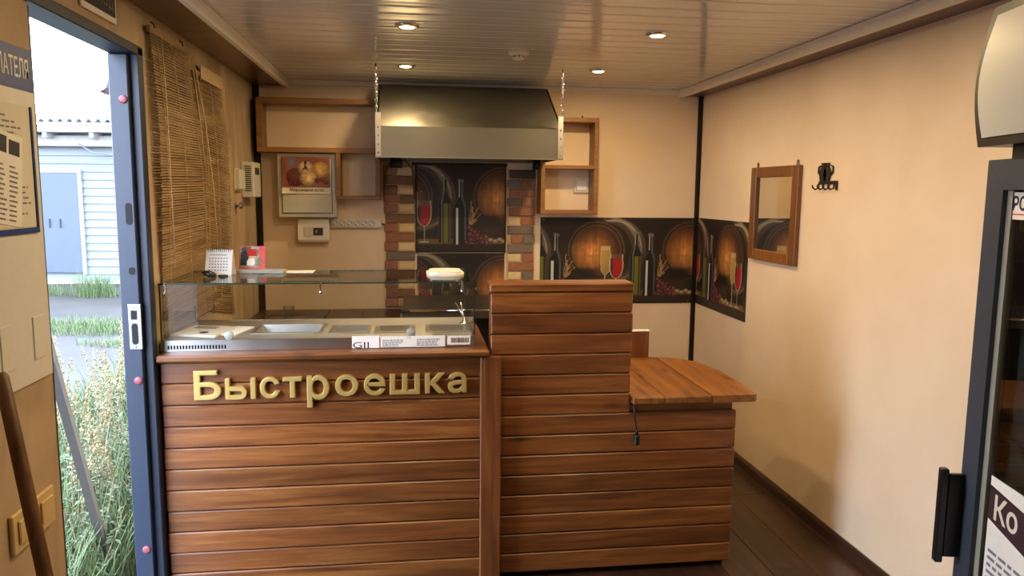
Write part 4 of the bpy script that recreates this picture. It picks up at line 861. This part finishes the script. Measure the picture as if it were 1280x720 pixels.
b1 = blind(2.985, 3.46, 2.165, 1.0, 'wide bamboo roll blind nearer the doorway on the left wall', .02, (.05, .40), .0105)
b2_ = blind(3.57, 4.02, 2.10, 1.02, 'smaller bamboo roll blind with pale batten further along the left wall', -.10, (.08, .18), .0105)
add('pale_batten', MB().cbox(XL + .026, XL + .032, 3.62, 4.02, 2.09, 2.15, .002), 'cord', b2_)
add('pull_cord', MB().tube([(XL + .04, 3.05, 2.16), (XL + .045, 3.06, 1.9), (XL + .05, 3.05, 1.5), (XL + .05, 3.05, 1.3)], .0025, 5), 'cord', b1)
add('pull_cord', MB().tube([(XL + .04, 3.44, 2.15), (XL + .05, 3.50, 1.9), (XL + .05, 3.56, 1.65)], .0025, 5), 'cord', b1)
add('pull_cord', MB().tube([(XL + .045, 3.45, 2.15), (XL + .055, 3.56, 1.9), (XL + .055, 3.66, 1.6), (XL + .055, 3.70, 1.25)], .0025, 5), 'cord', b1)
add('pull_cord', MB().tube([(XL + .04, 4.04, 2.09), (XL + .045, 4.045, 1.95)], .0025, 5), 'cord', b2_)

# small devices near the left back corner
AL = root('alarm_unit', (XL, 4.6, 1.55), 'cream vented alarm unit mounted near the left back corner', 'alarm unit')
add('case', MB().cbox(XL + .001, XL + .070, 4.50, 4.70, 1.556, 1.756, .004), 'white_plastic', AL)
v0 = add('vent_slot', MB().box(XL + .022, XL + .056, 4.4985, 4.5005, 1.590, 1.596), 'rubber', AL)
for k in range(1, 13): clone(v0, (WORLD[v0].x, WORLD[v0].y, WORLD[v0].z + k * .0115), AL)
add('display_window', MB().box(XL + .0695, XL + .0712, 4.54, 4.66, 1.685, 1.725), 'rubber', AL)
JB = root('junction_box', (XL, 4.38, 1.6), 'small cream junction box left of the vented alarm unit', 'junction box')
add('cover', MB().cbox(XL + .001, XL + .034, 4.32, 4.45, 1.600, 1.708, .004), 'white_plastic', JB); add('base', MB().cbox(XL + .0005, XL + .008, 4.312, 4.458, 1.592, 1.716, .002), 'cream_plastic', JB)
KN = root('door_knob', (XL, 4.33, 1.5), 'small round chrome knob below the junction box', 'knob'); add('rose', MB().lathe((XL, 4.33, 1.51), [(0, 0), (.018, 0), (.018, .005), (0, .005)], 'x', 14), 'steel_dark', KN); add('grip', MB().lathe((XL + .005, 4.33, 1.51), [(.008, 0), (.008, .012), (.019, .018), (.019, .03), (.010, .036), (0, .036)], 'x', 16), 'chrome', KN)

# ------------------------------------------------------------------ outdoors
ZGR = -.22
gm = MB(); nx = 30
for i in range(nx):
    for j in range(nx): pass
gv = [(-40 + 39.0 * i / nx + .0, -14 + 54.0 * j / nx, ZGR + random.uniform(-.02, .02)) for j in range(nx + 1) for i in range(nx + 1)]
gm.v = gv; gm.f = [(j * (nx + 1) + i, j * (nx + 1) + i + 1, (j + 1) * (nx + 1) + i + 1, (j + 1) * (nx + 1) + i) for j in range(nx) for i in range(nx)]; gm.mi = [0] * len(gm.f); gm.sm = [True] * len(gm.f)
gm.box(-1.06, 40, -14, 40, ZGR - .3, ZGR - .03)
add('ground', gm, 'ground', kind='structure')
SD_ = root('garden_shed', (0, 0, 0), 'white sided shed with grey metal door across the yard', 'shed', rot=-YAW)
SY = 14.3; sx0, sx1 = -11.5, -5.8
bd = None; pit = .148
for k in range(17):
    z0 = -.17 + k * pit
    if bd is None: bd = add('siding_board', MB().prism([(SY, z0), (SY - .035, z0), (SY - .028, z0 + .02), (SY - .012, z0 + pit - .004), (SY, z0 + pit - .004)], 'x', sx0, sx1), 'siding', SD_); b0z = WORLD[bd].z
    else: clone(bd, (WORLD[bd].x, WORLD[bd].y, b0z + k * pit), SD_)
add('carcass', MB().box(sx0 + .01, sx1 - .01, SY + .001, SY + 4, ZGR, 2.7), 'siding', SD_)
add('foundation', MB().cbox(sx0, sx1, SY - .05, SY + .0, ZGR - .1, -.175, .01), 'shed_beam', SD_)
dd_ = add('door_leaf', MB().cbox(-9.05, -8.14, SY - .075, SY - .036, .0, 1.88, .006), 'shed_door', SD_)
add('door_frame', MB().cbox(-9.12, -9.05, SY - .085, SY - .03, -.03, 1.95, .005).cbox(-8.14, -8.08, SY - .085, SY - .03, -.03, 1.95, .005).cbox(-9.05, -8.14, SY - .085, SY - .03, 1.88, 1.95, .005), 'shed_beam', SD_)
for xx in (-8.72, -8.52): add('door_pull', MB().cbox(xx, xx + .02, SY - .10, SY - .074, .85, 1.02, .004), 'ink', dd_)
add('eave_board', MB().cbox(sx0, sx1, SY - .18, SY - .02, 2.36, 2.56, .01), 'shed_beam', SD_); add('fascia_board', MB().cbox(sx0 - .1, sx1 + .1, SY - .42, SY - .36, 2.60, 2.74, .01), 'shed_beam', SD_); add('soffit_board', MB().cbox(sx0 - .1, sx1 + .1, SY - .36, SY + .1, 2.60, 2.64, .005), 'shed_beam', SD_)
for k in range(7): add('rafter_end', MB().cbox(sx0 + .4 + k * .85, sx0 + .48 + k * .85, SY - .40, SY, 2.5, 2.60, .005), 'shed_beam', SD_)
mb = MB(); nn = 280; rows = [(SY - .55, 2.80), (SY + 4.3, 3.35)]
for k in range(nn + 1):
    xx = sx0 - .2 + (sx1 - sx0 + .4) * k / nn; dz = .035 * math.sin(xx * 2 * math.pi / .17)
    for yy, zz in rows: mb.v += [(xx, yy, zz + dz), (xx, yy, zz + dz - .012)]
for k in range(nn):
    a = k * 4
    for f in ((a, a + 4, a + 6, a + 2), (a + 1, a + 3, a + 7, a + 5), (a, a + 1, a + 5, a + 4)): mb.f.append(f); mb.mi.append(0); mb.sm.append(True)
add('corrugated_roof', mb, 'roof', SD_)
add('drooping_wire', MB().tube([(-8.0, SY - .2, 2.40), (-7.75, SY - .22, 2.25), (-7.4, SY - .22, 2.21), (-7.0, SY - .2, 2.33), (-6.5, SY - .2, 2.42)], .015, 6), 'siding', SD_)
LP = root('leaning_bar', (-1.36, 3.45, ZGR), 'grey bar leaning outside the doorway among the weeds', 'bar')
a, b = Vector((-1.31, 2.845, 1.133)), Vector((-1.392, 3.543, ZGR)); dv = (b - a).normalized(); sx = dv.cross(Vector((1, .2, 0))).normalized(); sy = dv.cross(sx)
mb = MB(); 
for e_ in (a, b): mb.v += [tuple(e_ + sx * i + sy * j) for i, j in ((-.022, -.015), (.022, -.015), (.022, .015), (-.022, .015))]
for f in ((0, 1, 2, 3), (7, 6, 5, 4), (0, 4, 5, 1), (1, 5, 6, 2), (2, 6, 7, 3), (3, 7, 4, 0)): mb.f.append(f); mb.mi.append(0); mb.sm.append(False)
add('shaft', mb, 'pole', LP); add('foot_plate', MB().cbox(b.x - .04, b.x + .04, b.y - .03, b.y + .03, ZGR - .02, ZGR + .012, .004), 'pole', LP)
CL = root('hanging_cloth', (-1.3, 3.7, 1.98), 'purple cloth corner hanging outside the doorway top', 'cloth')
mb = MB(); nn = 10
for i in range(nn + 1):
    t_ = i / nn
    for j in range(5): u_ = j / 4; mb.v.append((-1.30 + .012 * math.sin(t_ * 9 + u_ * 2), 3.455 + t_ * .40 + .05 * u_, 2.005 - .02 * t_ + u_ * (.02 + .085 * min(1, t_ * 3)) - .005 * math.sin(t_ * 12)))
for i in range(nn):
    for j in range(4): q = i * 5 + j; mb.f.append((q, q + 1, q + 6, q + 5)); mb.mi.append(0); mb.sm.append(True)
ck = add('fabric', mb, 'purple', CL, fix=False); sm_ = ck.modifiers.new('thickness', 'SOLIDIFY'); sm_.thickness = .003
add('rod', MB().tube([(-1.30, 3.60, 2.095), (-1.30, 3.88, 2.095)], .006, 6), 'pole', CL); add('bracket', MB().tube([(-1.055, 3.85, 2.095), (-1.30, 3.85, 2.095)], .006, 6), 'pole', CL)

# vegetation
def weed(name, x, y, h, nst, lab, leafmat, seedy, spread=.25):
    o = root(name, (x, y, ZGR), lab, 'plant', 'weeds outside the doorway'); st, lf, sd = MB(), MB(), MB()
    for k in range(nst):
        a = random.uniform(0, 6.28); hh = h * random.uniform(.6, 1); l = random.uniform(.2, 1) * spread * hh; p0 = Vector((x + random.uniform(-.04, .04), y + random.uniform(-.04, .04), ZGR))
        pts = [p0 + Vector((math.cos(a) * l * t_ ** 1.6, math.sin(a) * l * t_ ** 1.6, hh * (t_ - .06 * t_ * t_))) for t_ in [i / 6 for i in range(7)]]
        st.tube(pts, [.0042 - .0028 * i / 6 for i in range(7)], 4, caps=False)
        for i in range(26):
            t_ = random.uniform(.05, .95); q = t_ * 5.99; p_ = pts[int(q)].lerp(pts[int(q) + 1], q - int(q)); b_ = random.uniform(0, 6.28); ln = random.uniform(.03, .085) * (1.2 - .7 * t_); d = Vector((math.cos(b_), math.sin(b_), random.uniform(-.2, .9))).normalized(); sd_ = d.cross(Vector((0, 0, 1))).normalized() * ln * .16
            lf.quadv([p_, p_ + d * ln * .5 + sd_, p_ + d * ln - Vector((0, 0, ln * .2)), p_ + d * ln * .5 - sd_])
        if seedy:
            for i in range(34):
                t_ = random.uniform(.5, 1.0); q = min(t_ * 6, 5.99); p_ = pts[int(q)].lerp(pts[int(q) + 1], q - int(q)); r_ = random.uniform(.004, .009); p_ = p_ + Vector([random.uniform(-1, 1) * .018 * (1.5 - t_) for _ in range(3)])
                b_ = len(sd.v); sd.v += [tuple(p_ + Vector(c) * r_) for c in ((1, 0, 0), (0, 1, 0), (-1, 0, 0), (0, -1, 0), (0, 0, 1.6), (0, 0, -1.6))]
                for f in ((0, 1, 4), (1, 2, 4), (2, 3, 4), (3, 0, 4), (1, 0, 5), (2, 1, 5), (3, 2, 5), (0, 3, 5)): sd.f.append(tuple(b_ + j for j in f)); sd.mi.append(0); sd.sm.append(False)
    add('stems', st, 'stem', o, fix=False); add('leaves', lf, leafmat, o, fix=False, kind='stuff')
    if seedy: add('seed_heads', sd, 'seed', o, fix=False, kind='stuff')
for i, (x, y, h) in enumerate(((-1.75, 4.25, 1.10), (-1.95, 4.95, 1.06), (-1.85, 4.85, 1.12), (-1.62, 3.72, .98), (-2.05, 5.4, 1.02), (-1.55, 3.95, .95), (-2.3, 5.3, .95))):
    weed('tall_weed', x, y, h, 5, 'tall weed with pale seed stalks outside the open doorway', 'leaf2', True, .22)
for i in range(16):
    x = random.uniform(-2.3, -1.30); y = -x * random.uniform(2.28, 3.0) + random.uniform(-.12, .12); weed('leafy_weed', x, y, random.uniform(.4, .78), 7, 'low leafy green weed growing close outside the doorway', random.choice(('leaf', 'leaf2')), False, .45)
mb = MB()
def blade(x, y, h):
    a = random.uniform(0, 6.28); l = h * random.uniform(.1, .6); w_ = .004; dx, dy = math.cos(a), math.sin(a); z = ZGR - .02
    mb.quadv([(x - dy * w_, y + dx * w_, z), (x + dy * w_, y - dx * w_, z), (x + dx * l * .4 + dy * w_ * .7, y + dy * l * .4 - dx * w_ * .7, z + h * .65), (x + dx * l * .4 - dy * w_ * .7, y + dy * l * .4 + dx * w_ * .7, z + h * .65)])
    mb.quadv([(x + dx * l * .4 - dy * w_ * .7, y + dy * l * .4 + dx * w_ * .7, z + h * .65), (x + dx * l * .4 + dy * w_ * .7, y + dy * l * .4 - dx * w_ * .7, z + h * .65), (x + dx * l, y + dy * l, z + h)])
for k in range(5200): x = random.uniform(-2.6, -1.3); blade(x, -x * random.uniform(1.9, 3.2), random.uniform(.12, .5))
add('long_grass', mb, 'grass', None, 'long grass growing between the weeds outside the doorway', 'grass', kind='stuff', fix=False)
mb = MB()
def patch(cx, cy, rx, ry, n, h0, h1):
    for k in range(n):
        a, q = random.uniform(0, 6.28), random.random() ** .6; u_, v_ = rx * q * math.cos(a), ry * q * math.sin(a)
        x = cx + u_ * math.cos(YAW) + v_ * math.sin(YAW); y = cy - u_ * math.sin(YAW) + v_ * math.cos(YAW); blade(x, y, random.uniform(h0, h1))
patch(-4.1, 10.3, 1.7, .5, 3200, .06, .16); patch(-5.3, 13.45, .35, .15, 500, .15, .5); patch(-6.2, 13.7, .5, .15, 300, .1, .3); patch(-3.3, 9.2, .6, .2, 500, .05, .12); patch(-4.5, 13.5, .8, .15, 300, .1, .25)
add('yard_grass', mb, 'grass', None, 'short grass patches on the dirt yard before the shed', 'grass', kind='stuff', fix=False)
